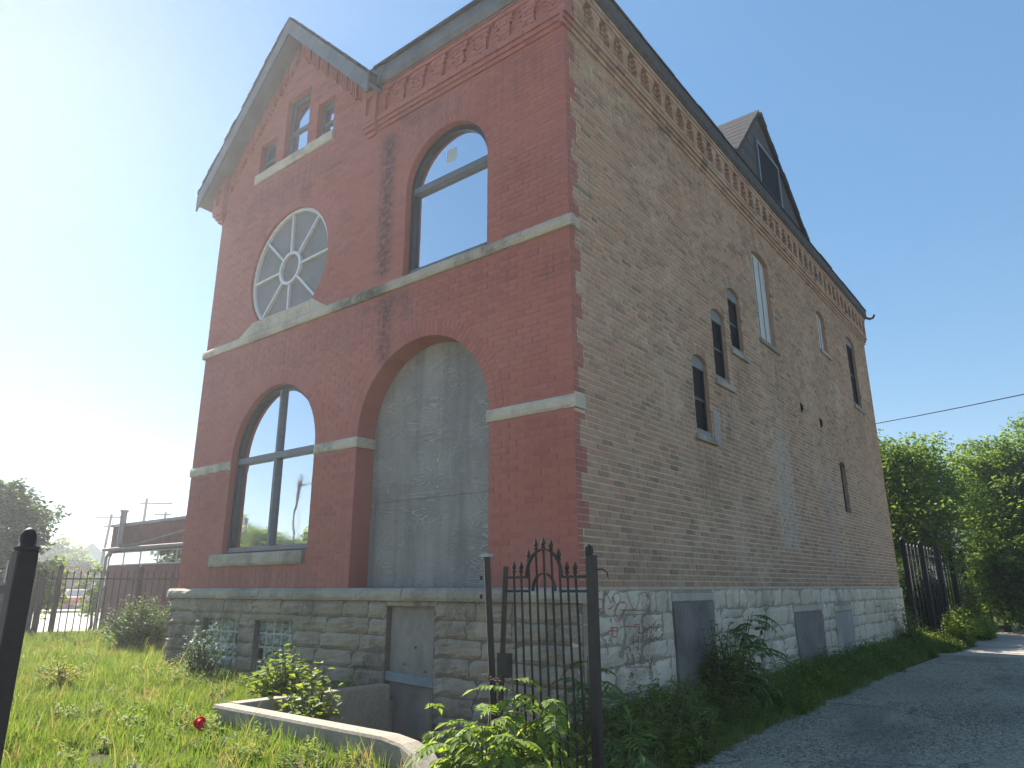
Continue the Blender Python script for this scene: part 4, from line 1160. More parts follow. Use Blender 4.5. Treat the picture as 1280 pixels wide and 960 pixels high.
mb = MB(); mb.prism(PL, [(.75, 13.25), (1.35, 13.3), (1.3, 13.58), (.8, 13.55)], -.02, .05, .2); o = mb.build('broken_slab', M['paving'], bevel=.01); tag(o, 'broken pale concrete slab lying at the weedy edge of the drive', 'concrete slab')

# street at left with verge
fd, pd = Vector((-.932, .362, 0)), Vector((.362, .932, 0)); c0 = Vector((CAM.x, CAM.y, 0))
def band_poly(d0, d1, a, b): return [tuple((c0 + fd * d + pd * q)[:2]) for d, q in ((d0, a), (d0, b), (d1, b), (d1, a))][::-1]
def flat(name, d0, d1, a, b, z, mat):
    m = MB(); pl = band_poly(d0, d1, a, b)
    ar = sum(pl[i][0] * pl[(i + 1) % 4][1] - pl[(i + 1) % 4][0] * pl[i][1] for i in range(4))
    m.prism(PL, pl if ar > 0 else pl[::-1], -.06, z); return tag(m.build(name, mat), kind='structure')
flat('sidewalk', 30.5, 34, -40, 25, .06, M['paving'])
flat('street', 34.2, 56, -60, 60, 0.0, M['road'])
flat('kerb', 56.2, 57, -60, 60, .13, M['yellow_paint'])
flat('far_sidewalk', 58.5, 62, -60, 60, .1, M['paving'])

# pavement, kerb and street behind the camera, added pale to bounce light
mb = MB()
for k in range(26): mb.box(-30 + k * 1.5, -30 + k * 1.5 + 1.488, -9.0, -6.52, -.1, .012 + .003 * (k % 3), random.random())
tag(mb.build('front_sidewalk', M['paving']), kind='structure')
mb = MB(); mb.box(-60, 60, -9.25, -9.02, -.2, .0); tag(mb.build('front_kerb_stone', M['paving']), kind='structure')
mb = MB(); mb.box(-60, 60, -22, -9.27, -.3, -.035); tag(mb.build('front_street', M['road']), kind='structure')
mb = MB(); mb.face([(9.02, -6.5, -.02), (40, -6.5, -.02), (40, 40, -.02), (9.02, 40, -.02)]); tag(mb.build('gravel_lot', M['asphalt']), kind='structure')  # unseen pale lot, added to bounce sunlight onto the alley wall

# ================================================================== plants
def leaf_mesh(name, base, dirv, nrm, length, width, mat, rnd=None, fold=.18, droop=0.0):
    """numpy arrays (n,3); diamond leaf of two folded triangles pairs"""
    n = len(base); dirv = dirv / np.linalg.norm(dirv, axis=1, keepdims=True)
    side = np.cross(dirv, nrm); sn = np.linalg.norm(side, axis=1, keepdims=True); sn[sn < 1e-6] = 1; side /= sn
    up = np.cross(side, dirv)
    length = np.broadcast_to(np.asarray(length, float), (n,))[:, None]; width = np.broadcast_to(np.asarray(width, float), (n,))[:, None]
    mid = base + dirv * length * .45
    tip = base + dirv * length - np.array([0, 0, 1.0]) * length * droop
    l = mid + side * width / 2 + up * width * fold; r = mid - side * width / 2 + up * width * fold
    V = np.stack([base, r, tip, l], 1).reshape(-1, 3)
    me = bpy.data.meshes.new(name)
    me.vertices.add(4 * n); me.vertices.foreach_set('co', V.astype(np.float32).ravel())
    idx = (np.arange(n)[:, None] * 4 + np.array([0, 1, 2, 0, 2, 3])[None]).ravel().astype(np.int32)
    me.loops.add(6 * n); me.loops.foreach_set('vertex_index', idx)
    me.polygons.add(2 * n); me.polygons.foreach_set('loop_start', np.arange(0, 6 * n, 3, dtype=np.int32))
    me.materials.append(mat); me.update(calc_edges=True)
    at = me.attributes.new('rnd', 'FLOAT', 'FACE')
    rr = rng.random(n) if rnd is None else rnd
    at.data.foreach_set('value', np.repeat(rr, 2).astype(np.float32))
    return me
def unit(n):
    v = rng.normal(size=(n, 3)); return v / np.linalg.norm(v, axis=1, keepdims=True)

def grass_clump(name, nb, h, spread, mat):
    a = rng.random(nb) * 6.283; r = spread * np.sqrt(rng.random(nb))
    base = np.stack([r * np.cos(a), r * np.sin(a), np.zeros(nb)], 1)
    lean = rng.normal(0, .28, (nb, 2)); d = np.stack([lean[:, 0], lean[:, 1], np.ones(nb)], 1)
    hh = h * (.45 + .75 * rng.random(nb))
    # two-segment blades
    d /= np.linalg.norm(d, axis=1, keepdims=True)
    sd = np.stack([np.cos(a * 3), np.sin(a * 3), np.zeros(nb)], 1) * (.003 + .004 * rng.random(nb))[:, None]
    mid = base + d * hh[:, None] * .55
    bend = np.stack([lean[:, 0], lean[:, 1], np.full(nb, .25)], 1) + d * .6
    tip = mid + bend / np.linalg.norm(bend, axis=1, keepdims=True) * hh[:, None] * .5
    V = np.stack([base - sd, base + sd, mid + sd * .8, mid - sd * .8, tip], 1).reshape(-1, 3)
    F = []
    for k in range(nb): o = 5 * k; F += [(o, o + 1, o + 2, o + 3), (o + 3, o + 2, o + 4)]
    me = bpy.data.meshes.new(name); me.from_pydata(V.tolist(), [], F); me.materials.append(mat)
    at = me.attributes.new('rnd', 'FLOAT', 'FACE'); at.data.foreach_set('value', np.repeat(rng.random(nb), 2).astype(np.float32)); me.update()
    return me
def weed_clump(name, nst, h, spread, ll, lw, mat, per=16):
    B, D, N_, Ln = [], [], [], []
    for s in range(nst):
        a = rng.random() * 6.283; r = spread * math.sqrt(rng.random()); x, y = r * math.cos(a), r * math.sin(a)
        lx, ly = rng.normal(0, .22, 2); hh = h * (.5 + .6 * rng.random())
        for k in range(per):
            t = (k + .5 + .5 * rng.random()) / per; p = (x + lx * hh * t, y + ly * hh * t, hh * t); b = rng.random() * 6.283
            B.append(p); D.append((math.cos(b), math.sin(b), .25 + .5 * rng.random() - .3 * (1 - t))); N_.append((0, 0, 1)); Ln.append(ll * (1.25 - .6 * t) * (.7 + .6 * rng.random()))
    Ln = np.array(Ln); return leaf_mesh(name, np.array(B), np.array(D), np.array(N_, float), Ln, Ln * lw, mat, droop=.12)
def scatter(name, pts, scales, src, label_kind='stuff'):
    """one object: the points carry a size and geometry nodes set a clump on each"""
    me = bpy.data.meshes.new(name); me.from_pydata([tuple(p) for p in pts], [], [])
    at = me.attributes.new('size', 'FLOAT', 'POINT'); at.data.foreach_set('value', np.asarray(scales, np.float32))
    o = link(name, me)
    c = bpy.data.collections.new(name + '_clumps')
    for m in src: c.objects.link(bpy.data.objects.new(m.name, m))
    ng = bpy.data.node_groups.new(name + '_scatter', 'GeometryNodeTree')
    ng.interface.new_socket('Geometry', in_out='INPUT', socket_type='NodeSocketGeometry'); ng.interface.new_socket('Geometry', in_out='OUTPUT', socket_type='NodeSocketGeometry')
    nn = ng.nodes; gi, go = nn.new('NodeGroupInput'), nn.new('NodeGroupOutput')
    ci = nn.new('GeometryNodeCollectionInfo'); ci.inputs[0].default_value = c; ci.inputs[1].default_value = True; ci.inputs[2].default_value = True
    ip = nn.new('GeometryNodeInstanceOnPoints'); ip.inputs['Pick Instance'].default_value = True
    rv = nn.new('FunctionNodeRandomValue'); rv.data_type = 'FLOAT_VECTOR'; rv.inputs[0].default_value = (-.08, -.08, 0); rv.inputs[1].default_value = (.08, .08, 6.283)
    ri_ = nn.new('FunctionNodeRandomValue'); ri_.data_type = 'INT'; ri_.inputs[4].default_value = 0; ri_.inputs[5].default_value = len(src) - 1; ri_.inputs['Seed'].default_value = 5
    na = nn.new('GeometryNodeInputNamedAttribute'); na.data_type = 'FLOAT'; na.inputs[0].default_value = 'size'
    lk = ng.links.new
    lk(gi.outputs[0], ip.inputs['Points']); lk(ci.outputs[0], ip.inputs['Instance']); lk(ri_.outputs[2], ip.inputs['Instance Index'])
    lk(rv.outputs[0], ip.inputs['Rotation']); lk(na.outputs[0], ip.inputs['Scale']); lk(ip.outputs[0], go.inputs[0])
    md = o.modifiers.new('scatter', 'NODES'); md.node_group = ng
    tag(o, kind=label_kind); return o

def lawn_ok(x, y):
    if in_house(x, y) or in_hole(x, y): return False
    if -2.66 < x < -2.38 and -2.2 < y < 0: return False
    if -2.66 < x < .6 and -2.2 < y < -1.9: return False
    if x > -7.75 and y > -.05: return False
    return True
gc = [grass_clump('grass_tuft', 46, .15, .16, M['grass']) for _ in range(6)] + [grass_clump('grass_tuft', 30, .24, .14, M['grass']) for _ in range(3)]
gc = gc + [grass_clump('grass_tuft', 46, .15, .16, M['grass']) for _ in range(8)] + [grass_clump('dry_grass_tuft', 26, .2, .13, M['dry']) for _ in range(1)] + [grass_clump('grass_stalks', 9, .42, .16, M['stalk'])]
P_, S_ = [], []
def scat(x0, x1, y0, y1, dens, smin, smax, cond=None):
    n = int((x1 - x0) * (y1 - y0) * dens)
    for _ in range(n):
        x, y = random.uniform(x0, x1), random.uniform(y0, y1)
        if lawn_ok(x, y) and (cond is None or cond(x, y)):
            k = .75 + .5 * noise.noise(Vector((x * .8, y * .8, 7)))
            P_.append((x, y, lawn_z(x, y) - .01)); S_.append(random.uniform(smin, smax) * k)
scat(-8, .9, -5.2, 0, 62, .7, 1.25); scat(-8, .6, -6.4, -5.2, 40, .7, 1.2)
scat(-15.8, -8, -4.5, 6, 40, .8, 1.35)
scatter('grass', P_, S_, gc)
# broadleaf weeds among the grass
wc = [weed_clump('lawn_weed', 5, .22, .09, .075, .42, M['weed_lit'], 12) for _ in range(4)]
P_, S_ = [], []
scat(-8, .8, -5, -.1, 5, .6, 1.25, lambda x, y: noise.noise(Vector((x * .9, y * .9, 1))) > -.05)
scat(-15.5, -8, -4, 6, 3, .7, 1.2)
scat(-4.2, .6, -2.9, -2.18, 16, .7, 1.2)
scat(-6.5, -2.8, -1.1, -.1, 13, .7, 1.4)
scatter('lawn_weeds', P_, S_, wc)
# weeds along the foot of the alley wall
sc = [weed_clump('wall_weed', 9, .36, .13, .075, .3, M['weed'], 18) for _ in range(4)] + [weed_clump('broad_wall_weed', 6, .30, .12, .10, .55, M['weed_lit'], 12) for _ in range(2)] + [weed_clump('tall_wall_weed', 5, .52, .12, .06, .26, M['weed_lit'], 24)]
P_, S_ = [], []
for _ in range(1500):
    y = random.uniform(-1.5, 16.5)
    wd = .58 + .08 * (1 - smooth(-1, 3.5, y)) + .3 * noise.noise(Vector((y * .9, 0, 0))) + .2 * noise.noise(Vector((y * 2.7, 4, 0))) + .5 * smooth(12.5, 15, y)
    x = .05 + wd * random.random() ** .9
    if y < -.2: x += .35
    tall = .75 + .65 * (1 - (x / max(wd, .1))) + .25 * noise.noise(Vector((y * 1.3, 2, 0))) + .2 * (1 - smooth(1.5, 3.5, y))
    P_.append((x, y, -.02)); S_.append(max(.3, tall * random.uniform(.7, 1.2)))
scatter('wall_weeds', P_, S_, sc)
tg = [grass_clump('verge_grass', 30, .22, .12, M['weed']) for _ in range(4)]
P_, S_ = [], []
for _ in range(700):
    y = random.uniform(-1, 17); P_.append((random.uniform(.3, .74) + .1 * (1 - smooth(-1, 3, y)) + .35 * smooth(12.5, 15, y), y, -.02)); S_.append(random.uniform(.4, 1.0))
scatter('verge_grass', P_, S_, tg)

def branch_path(p, d, length, n=5, up=.0, wob=.1):
    pts = [Vector(p)]; d = Vector(d).normalized()
    for k in range(n):
        d = (d + Vector((random.gauss(0, wob), random.gauss(0, wob), random.gauss(0, wob) + up))).normalized()
        pts.append(pts[-1] + d * (length / n))
    return pts

def tree(name, label, loc, trunk_h, crown_c, crown_r, ncl, nper, leaf, mat, cat='tree', group=None, cl_r=.55, trunk_r=.16, seed=1, shell=.55):
    random.seed(seed); root = empty(name, loc); tag(root, label, cat, group)
    cc = np.array(crown_c, float); cr = np.array(crown_r, float)
    dirs = unit(ncl); rad = shell + (1 - shell) * rng.random(ncl) ** .7
    rad *= .88 + .55 * np.array([noise.noise(Vector(d * 2.4) + Vector((seed, 0, 0))) for d in dirs])
    cen = cc + dirs * rad[:, None] * cr
    sz = cl_r * (.6 + .8 * rng.random(ncl))
    B = np.repeat(cen, nper, 0) + unit(ncl * nper) * (np.repeat(sz, nper) * rng.random(ncl * nper) ** .45)[:, None] * np.array([1, 1, .62])
    n = len(B); D = unit(n) * np.array([1, 1, .5]) + np.array([0, 0, -.25]); Nn = unit(n) * .8 + np.array([0, 0, 1.0])
    Ln = leaf * (.6 + .8 * rng.random(n))
    link('crown', leaf_mesh('crown', B, D, Nn, Ln, Ln * .55, mat), root)
    mb = MB(); top = Vector(crown_c) * .9; top.z = crown_c[2] - crown_r[2] * .2
    path = [Vector((0, 0, 0)), Vector((jit(.1), jit(.1), trunk_h * .5)), Vector((top.x * .4 + jit(.1), top.y * .4, trunk_h)), top]
    mb.tube(path, [trunk_r * 1.25, trunk_r, trunk_r * .8, trunk_r * .3], 8)
    for k in range(min(ncl, 16)):
        c = Vector(cen[k]); s = path[1].lerp(path[3], random.uniform(.3, .95)); m_ = s.lerp(c, .5) + Vector((jit(.15), jit(.15), .1))
        mb.tube([s, m_, c], [trunk_r * .35, trunk_r * .22, trunk_r * .06], 5, False)
    mb.build('trunk', M['bark'], root, True)
    return root

def shrub(name, label, loc, size, nst, leaf, lw, mat, cat='shrub', group=None, per=26, seed=3, droop=.1, stem_mat='stem', flowers=0):
    """many leaning stems from the base, leaves along each"""
    random.seed(seed); root = empty(name, loc); tag(root, label, cat, group)
    sx, sy, sz = size; mb = MB(); B, D, Ln = [], [], []; FL = []
    for s in range(nst):
        a = random.random() * 6.283; r = math.sqrt(random.random()); tx, ty = sx * r * math.cos(a), sy * r * math.sin(a); tz = sz * (1 - .45 * r * r) * random.uniform(.65, 1.05)
        p0 = Vector((tx * .3, ty * .3, -.03)); p3 = Vector((tx, ty, tz)); m_ = p0.lerp(p3, .5) + Vector((-tx * .12 + jit(.04), -ty * .12 + jit(.04), tz * .12))
        mb.tube([p0, m_, p3], [.009 * sz + .003, .006 * sz + .002, .002], 4, False)
        for k in range(per):
            t = .18 + .82 * (k + random.random()) / per
            q = (p0 * (1 - t) ** 2 + m_ * 2 * t * (1 - t) + p3 * t * t)
            b = random.random() * 6.283; off = .05 * random.random()
            B.append((q.x + off * math.cos(b), q.y + off * math.sin(b), q.z + jit(.03))); D.append((math.cos(b), math.sin(b), random.uniform(-.25, .6))); Ln.append(leaf * random.uniform(.6, 1.3) * (1.1 - .35 * t))
        if flowers and random.random() < flowers: FL.append(p3)
    mb.build('stems', M[stem_mat], root)
    B, D, Ln = np.array(B), np.array(D), np.array(Ln)
    Nn = unit(len(B)) * .5 + np.array([0, 0, 1.0])
    link('foliage', leaf_mesh('foliage', B, D, Nn, Ln, Ln * lw, mat, droop=droop), root)
    if FL:
        B = np.repeat(np.array([tuple(f) for f in FL]), 7, 0) + rng.normal(0, .012, (len(FL) * 7, 3)); D = unit(len(B)) + np.array([0, 0, .3])
        link('blossom', leaf_mesh('blossom', B, D, unit(len(B)), .028, .022, M['petal']), root)
    return root

def pinnate(B, D, N_, Ln, mb, p, az, length, rise, sag, pairs, ll):
    """one compound leaf: arching stalk with paired leaflets"""
    h = Vector((math.cos(az), math.sin(az), 0)); side = Vector((-h.y, h.x, 0)); pts = []
    for k in range(pairs + 2):
        t = k / (pairs + 1); pts.append(Vector(p) + h * length * t * (1 - .12 * t) + Vector((0, 0, rise * t - sag * t * t)))
    mb.tube(pts, [.004 - .0025 * k / (pairs + 1) for k in range(pairs + 2)], 4, False)
    for k in range(1, pairs + 2):
        tg_ = (pts[min(k + 1, pairs + 1)] - pts[k - 1]).normalized(); f = math.sin(math.pi * min(1, (k + .6) / (pairs + 1.2))) ** .5
        for s in (-1, 1):
            d = side * s * 1.0 + tg_ * .45 + Vector((0, 0, -.22 + jit(.2)))
            B.append(tuple(pts[k])); D.append(tuple(d)); nr = tg_.cross(side); nr = -nr if nr.z < 0 else nr; N_.append(tuple(nr + Vector((jit(.35), jit(.35), .2)))); Ln.append(ll * f * random.uniform(.8, 1.15))
    B.append(tuple(pts[-1])); D.append(tuple((pts[-1] - pts[-2]).normalized())); N_.append((0, 0, 1)); Ln.append(ll)
def sapling(name, label, loc, stems, leaf_len, pairs, ll, mat, seed, nleaf=9, group=None, lw=.34):
    """stems: list of (tip offset xyz)"""
    random.seed(seed); root = empty(name, loc); tag(root, label, 'sapling', group); sm = MB(); B, D, N_, Ln = [], [], [], []
    for tip in stems:
        tip = Vector(tip); m_ = tip * .5 + Vector((-tip.x * .15, -tip.y * .15, tip.z * .1))
        sm.tube([Vector((tip.x * .1, tip.y * .1, -.04)), m_, tip], [.011, .008, .004], 5, False)
        az = random.random() * 6.28
        for k in range(nleaf):
            t = .3 + .7 * (k + .5) / nleaf; q = m_ * 2 * t * (1 - t) + tip * t * t; az += 2.4 + jit(.4)
            f = random.uniform(.7, 1.15)
            pinnate(B, D, N_, Ln, sm, q, az, leaf_len * f, leaf_len * random.uniform(.25, .6), leaf_len * random.uniform(.35, .75), pairs, ll)
    sm.build('stems', M['stem'], root)
    Ln = np.array(Ln); link('foliage', leaf_mesh('foliage', np.array(B), np.array(D), np.array(N_), Ln, Ln * lw, mat, fold=.12, droop=.16), root)
    return root

P_, S_ = [], []
for _ in range(16000):
    y = random.uniform(-1, 13.4) if random.random() < .5 else random.uniform(1, 6); x = .5 + random.random() ** 1.2 * 4.2
    if noise.noise(Vector((x * 1.1, y * .7, 5))) + random.uniform(-.5, .5) > -.05: P_.append((x, y, .003)); S_.append(random.uniform(.35, 1.1))
scatter('gravel', P_, S_, PEB)
# near plants
sapling('tree_of_heaven_sapling', 'sunlit bright green sapling with long feathery leaves in front of the iron gate', (.86, -2.4, .05), [(-.05, .05, .66), (-.22, -.05, .56), (.14, .12, .6), (-.12, .2, .70), (.05, -.2, .5), (-.38, .1, .52), (.2, -.15, .42), (-.15, -.15, .45), (-.3, .22, .6), (.22, .1, .5), (0, .1, .35), (-.2, .1, .3)], .29, 8, .098, M['ail'], 11, 11, lw=.44)
sapling('tree_of_heaven_sapling', 'sunlit sapling growing through the bars of the iron gate', (.62, -1.72, .05), [(0, 0, .72), (-.12, .05, .85), (.2, .03, .74), (.08, -.05, .6), (.3, 0, .66)], .3, 8, .095, M['ail'], 12, 8, lw=.44)
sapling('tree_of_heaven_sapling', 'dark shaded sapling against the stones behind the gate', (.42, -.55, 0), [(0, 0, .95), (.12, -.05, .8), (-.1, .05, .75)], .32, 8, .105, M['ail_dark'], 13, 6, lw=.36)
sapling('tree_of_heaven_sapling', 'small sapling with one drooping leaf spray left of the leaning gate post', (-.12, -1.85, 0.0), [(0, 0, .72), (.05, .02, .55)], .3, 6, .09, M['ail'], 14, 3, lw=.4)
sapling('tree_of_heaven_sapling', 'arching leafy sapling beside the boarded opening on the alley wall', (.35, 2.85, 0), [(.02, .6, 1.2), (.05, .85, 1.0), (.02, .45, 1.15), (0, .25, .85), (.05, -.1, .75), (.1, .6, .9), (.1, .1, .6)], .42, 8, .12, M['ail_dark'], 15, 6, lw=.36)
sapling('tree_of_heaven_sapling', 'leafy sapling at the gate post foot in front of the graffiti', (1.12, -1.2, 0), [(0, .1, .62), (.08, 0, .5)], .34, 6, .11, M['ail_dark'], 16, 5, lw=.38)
shrub('rose_bush', 'sunlit round-leaved bush rising above the concrete kerb', (-2.95, -1.15, .26), (.5, .32, .68), 44, .10, .68, M['weed_lit'], 'bush', seed=21, per=16)
shrub('rose_bush', 'low leafy bush inside the corner of the concrete kerb', (-2.1, -1.45, -.1), (.42, .25, .98), 44, .10, .66, M['weed_lit'], 'bush', seed=22, per=16)
shrub('flowering_bush', 'bush dotted with small white blossoms in front of the glass block window', (-5.75, -.5, .25), (.4, .25, .85), 46, .055, .5, M['shrub'], 'bush', seed=23, per=20, flowers=.75)
shrub('yellow_plant', 'yellow-leaved low plant growing in the middle of the lawn', (-6.3, -2.0, .34), (.3, .26, .34), 30, .06, .5, M['yellow'], 'plant', seed=24, per=14)
shrub('dense_shrub', 'dense rounded green shrub at the far left corner of the house', (-10.75, 1.0, .3), (.95, .8, 1.12), 150, .085, .5, M['shrub'], 'shrub', seed=25, per=34)
shrub('wall_weed_bush', 'dark leafy weed bush half covering the first boarded opening', (.32, 2.55, 0), (.3, .4, 1.15), 46, .095, .5, M['weed'], 'bush', seed=41, per=22)
shrub('wall_weed_bush', 'low dark weed bush at the foot of the graffiti stones', (.45, .9, 0), (.4, .7, .62), 46, .08, .42, M['weed'], 'bush', seed=42, per=20)
shrub('wall_weed_bush', 'tall dark weed bush against the rear end of the alley wall', (.35, 13.5, 0), (.3, .6, 1.25), 26, .1, .45, M['weed'], 'bush', seed=26, per=24)
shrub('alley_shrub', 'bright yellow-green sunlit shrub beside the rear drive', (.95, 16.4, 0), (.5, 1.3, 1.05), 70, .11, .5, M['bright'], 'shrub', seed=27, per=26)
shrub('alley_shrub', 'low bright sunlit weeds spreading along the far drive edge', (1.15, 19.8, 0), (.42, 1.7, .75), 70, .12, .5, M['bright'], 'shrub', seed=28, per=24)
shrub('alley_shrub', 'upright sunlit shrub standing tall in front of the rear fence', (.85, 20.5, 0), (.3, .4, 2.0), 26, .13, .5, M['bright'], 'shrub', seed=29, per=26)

# ================================================================== iron gate and posts
GY = -1.47
gate = empty('iron_gate', (.65, GY, 0)); tag(gate, 'black iron picket gate with spear tips and double arch at the house corner', 'gate')
def part(parent, name, fn, mat, **kw):
    mb = MB(); fn(mb); off = parent.location
    mb.V = [(x - off.x, y - off.y, z - off.z) for x, y, z in mb.V]
    return mb.build(name, mat, parent, **kw)
tops = [1.70, 1.695, 1.78, 1.86, 1.87, 1.85, 1.78, 1.685, 1.685]
for k in range(9):
    x = .365 + k * .0698; lean = .012 * (k / 8)
    zt_ = tops[k] - .1
    pk = part(gate, 'picket', lambda m: m.tube([(x + .05 + lean, GY, .05), (x + lean * .3, GY, zt_)], .0105, 4), M['iron'])
    mb = MB(); xx = x - gate.location.x; z_ = zt_
    mb.tube([(xx, 0, z_ - .005), (xx, 0, z_ + .01), (xx, 0, z_ + .012), (xx, 0, z_ + .03), (xx, 0, z_ + .034), (xx, 0, z_ + .05), (xx, 0, z_ + .1)], [.009, .009, .016, .016, .008, .02, .001], 6)
    mb.build('spear_tip', M['iron'], pk)
for z_ in (1.575, 1.475):
    for a, b in ((.275, .50), (.79, 1.03)):
        part(gate, 'rail', lambda m: m.box(a, b, GY - .012, GY + .012, z_ - .009, z_ + .009), M['iron'])
part(gate, 'rail', lambda m: m.box(.2, 1.03, GY - .012, GY + .012, .12, .15), M['iron'])
for r_, zc in ((.165, 1.575), (.105, 1.475)):
    def arc(m):
        ps = [(.645 - r_ * math.cos(math.pi * k / 16), zc + r_ * 1.25 * math.sin(math.pi * k / 16)) for k in range(17)]
        for p, q in zip(ps, ps[1:]):
            m.face([(p[0], GY - .016, p[1]), (q[0], GY - .016, q[1]), (q[0], GY + .016, q[1]), (p[0], GY + .016, p[1])])
            ii = lambda t: (.645 + (t[0] - .645) * .93, zc + (t[1] - zc) * .95)
            pi_, qi = ii(p), ii(q)
            m.face([(qi[0], GY - .016, qi[1]), (pi_[0], GY - .016, pi_[1]), (pi_[0], GY + .016, pi_[1]), (qi[0], GY + .016, qi[1])])
            m.face([(pi_[0], GY - .016, pi_[1]), (qi[0], GY - .016, qi[1]), (q[0], GY - .016, q[1]), (p[0], GY - .016, p[1])])
            m.face([(p[0], GY + .016, p[1]), (q[0], GY + .016, q[1]), (qi[0], GY + .016, qi[1]), (pi_[0], GY + .016, pi_[1])])
    part(gate, 'arch_bar', arc, M['iron_worn'])
part(gate, 'stile', lambda m: m.tube([(.205, GY, .05), (.285, GY, 1.66)], .026, 4), M['iron_worn'])
lb = part(gate, 'lock_box', lambda m: m.box(.225, .325, GY - .03, GY + .03, .86, 1.03), M['iron_worn'])
gp = empty('gate_post', (.2, GY, 0)); tag(gp, 'leaning black square iron gate post left of the gate', 'gate post')
part(gp, 'shaft', lambda m: m.tube([(.215, GY + .0, -.05), (.09, GY, 1.74)], .034, 4), M['iron_worn'])
part(gp, 'cap', lambda m: m.box(.05, .128, GY - .036, GY + .036, 1.735, 1.76), M['galv'])
for z_ in (1.42, 1.56): part(gp, 'hinge_pin', lambda m: m.tube([(.06, GY - .03, z_), (.06, GY - .03, z_ + .03)], .012, 6), M['iron'])
gp = empty('gate_post', (1.06, GY, 0)); tag(gp, 'upright black iron gate post standing in front of the house corner', 'gate post')
part(gp, 'shaft', lambda m: m.box(1.035, 1.095, GY - .03, GY + .03, -.05, 1.72), M['iron_worn'])
part(gp, 'finial', lambda m: m.tube([(1.045, GY, 1.7), (1.045, GY, 1.75), (1.045, GY, 1.78), (1.045, GY, 1.80)], [.02, .034, .03, .004], 8), M['iron'])
part(gp, 'hook', lambda m: m.tube([(1.10, GY, 1.62), (1.14, GY + .02, 1.625), (1.17, GY + .03, 1.60), (1.175, GY + .03, 1.57)], .006, 5), M['iron'])
chain = empty('chain', (.2, GY - .04, .8)); tag(chain, 'rusty chain looped round the gate post and hanging below the lock', 'chain')
def link_ring(m, c, u, v, r=.014, t=.0035):
    ps = [Vector(c) + (Vector(u) * math.cos(a) * 1.35 + Vector(v) * math.sin(a)) * r for a in [2 * math.pi * k / 8 for k in range(9)]]
    m.tube([tuple(q) for q in ps], t, 5, False)
cpath = [(.12 + .02 * k, GY - .052 + .002 * math.sin(k), .86 - .004 * k + .002 * (k - 4) ** 2 * .4) for k in range(10)] + [(.285 - .008 * min(k, 3) + .004 * (k % 2), GY - .045, .86 - .022 * k) for k in range(18)]
for k, c in enumerate(cpath):
    hz = k < 10; u = (1, 0, 0) if hz else (0, 0, 1); v = (0, 0, 1) if (hz and k % 2) else ((0, 1, 0) if k % 2 == 0 else (1, 0, 0))
    part(chain, 'chain_link', lambda m: link_ring(m, c, u, v), M['rust'])

# near fence post at the left edge of the picture
npx, npy = 1.15, -5.01
fp = empty('fence_post', (npx, npy, 0)); tag(fp, 'thick black iron fence post with round cap in the left foreground', 'fence post')
part(fp, 'shaft', lambda m: m.box(npx - .03, npx + .03, npy - .03, npy + .03, -.1, 1.62), M['iron'], bevel=.006)
def dome(m): m.tube([(npx, npy, 1.62), (npx, npy, 1.63), (npx, npy, 1.632), (npx, npy, 1.665), (npx, npy, 1.682), (npx, npy, 1.69)], [.036, .036, .024, .024, .017, .003], 12)
part(fp, 'cap', dome, M['iron'], smooth=True)
for z_ in (1.50, 1.38): part(fp, 'rail', lambda m: m.box(npx - 1.6, npx - .03, npy - .012, npy + .012, z_ - .012, z_ + .012), M['iron'])
part(fp, 'bracket', lambda m: m.box(npx - .05, npx - .036, npy - .03, npy + .01, 1.52, 1.59), M['galv'])

# red cup in the grass
cup = empty('plastic_cup', (-2.08, -2.50, .43)); tag(cup, 'small bright red plastic cup lying in the lawn before the kerb', 'cup')
ax = Vector((.62, -.55, .5)).normalized()
mb = MB(); prof = [(-.052, .03), (-.051, .031), (.048, .043), (.053, .0445), (.053, .041), (-.044, .028)]
mb.tube([tuple(ax * a) for a, _ in prof], [r for _, r in prof], 18); mb.build('cup_body', M['cup'], cup, True)
mb = MB(); rim = []
a_ = ax.orthogonal().normalized(); b_ = ax.cross(a_)
mb.tube([tuple(ax * .054 + (a_ * math.cos(t) + b_ * math.sin(t)) * .0445) for t in [2 * math.pi * k / 18 for k in range(19)]], .003, 6, False); mb.build('cup_rim', M['cup'], cup, True)

# ================================================================== left background
def picket_fence(name, label, A, B, h, zb, step, post_every, mats, pr=.011, postr=.035, rails=(.12, .88), spear=True):
    A, B = Vector(A), Vector(B); root = empty(name, (A.x, A.y, zb)); tag(root, label, 'fence')
    d = (B - A); ln = d.length; d = d / ln; n = int(ln / step)
    pm = MB(); pm.tube([(0, 0, 0), (0, 0, h - .08)], pr, 4); pm.tube([(0, 0, h - .085), (0, 0, h - .06), (0, 0, h)], [pr * .8, pr * 1.7, .002], 4)
    pm = pm.mesh('picket', mats)
    po = MB(); po.box(-postr, postr, -postr, postr, -.1, h + .06); po.tube([(0, 0, h + .06), (0, 0, h + .1), (0, 0, h + .14)], [postr * 1.2, postr, .003], 8); po = po.mesh('post', mats)
    for k in range(n + 1):
        p = d * (k * step)
        link('post' if k % post_every == 0 else 'picket', po if k % post_every == 0 else pm, root, (p.x, p.y, 0))
    for f in rails:
        mb = MB(); q = d * ln; s = Vector((-d.y, d.x)) * .014
        z_ = h * f
        mb.prism(PL, [(-s.x, -s.y), (q.x - s.x, q.y - s.y), (q.x + s.x, q.y + s.y), (s.x, s.y)], z_ - .016, z_ + .016, 0, 0, True); mb.build('rail', mats, root)
    return root
picket_fence('iron_fence', 'dark iron picket fence across the far side of the lawn', (-16.9, -3.7), (-13.4, 4.7), 1.62, .3, .14, 12, M['iron_worn'], .012, .045)
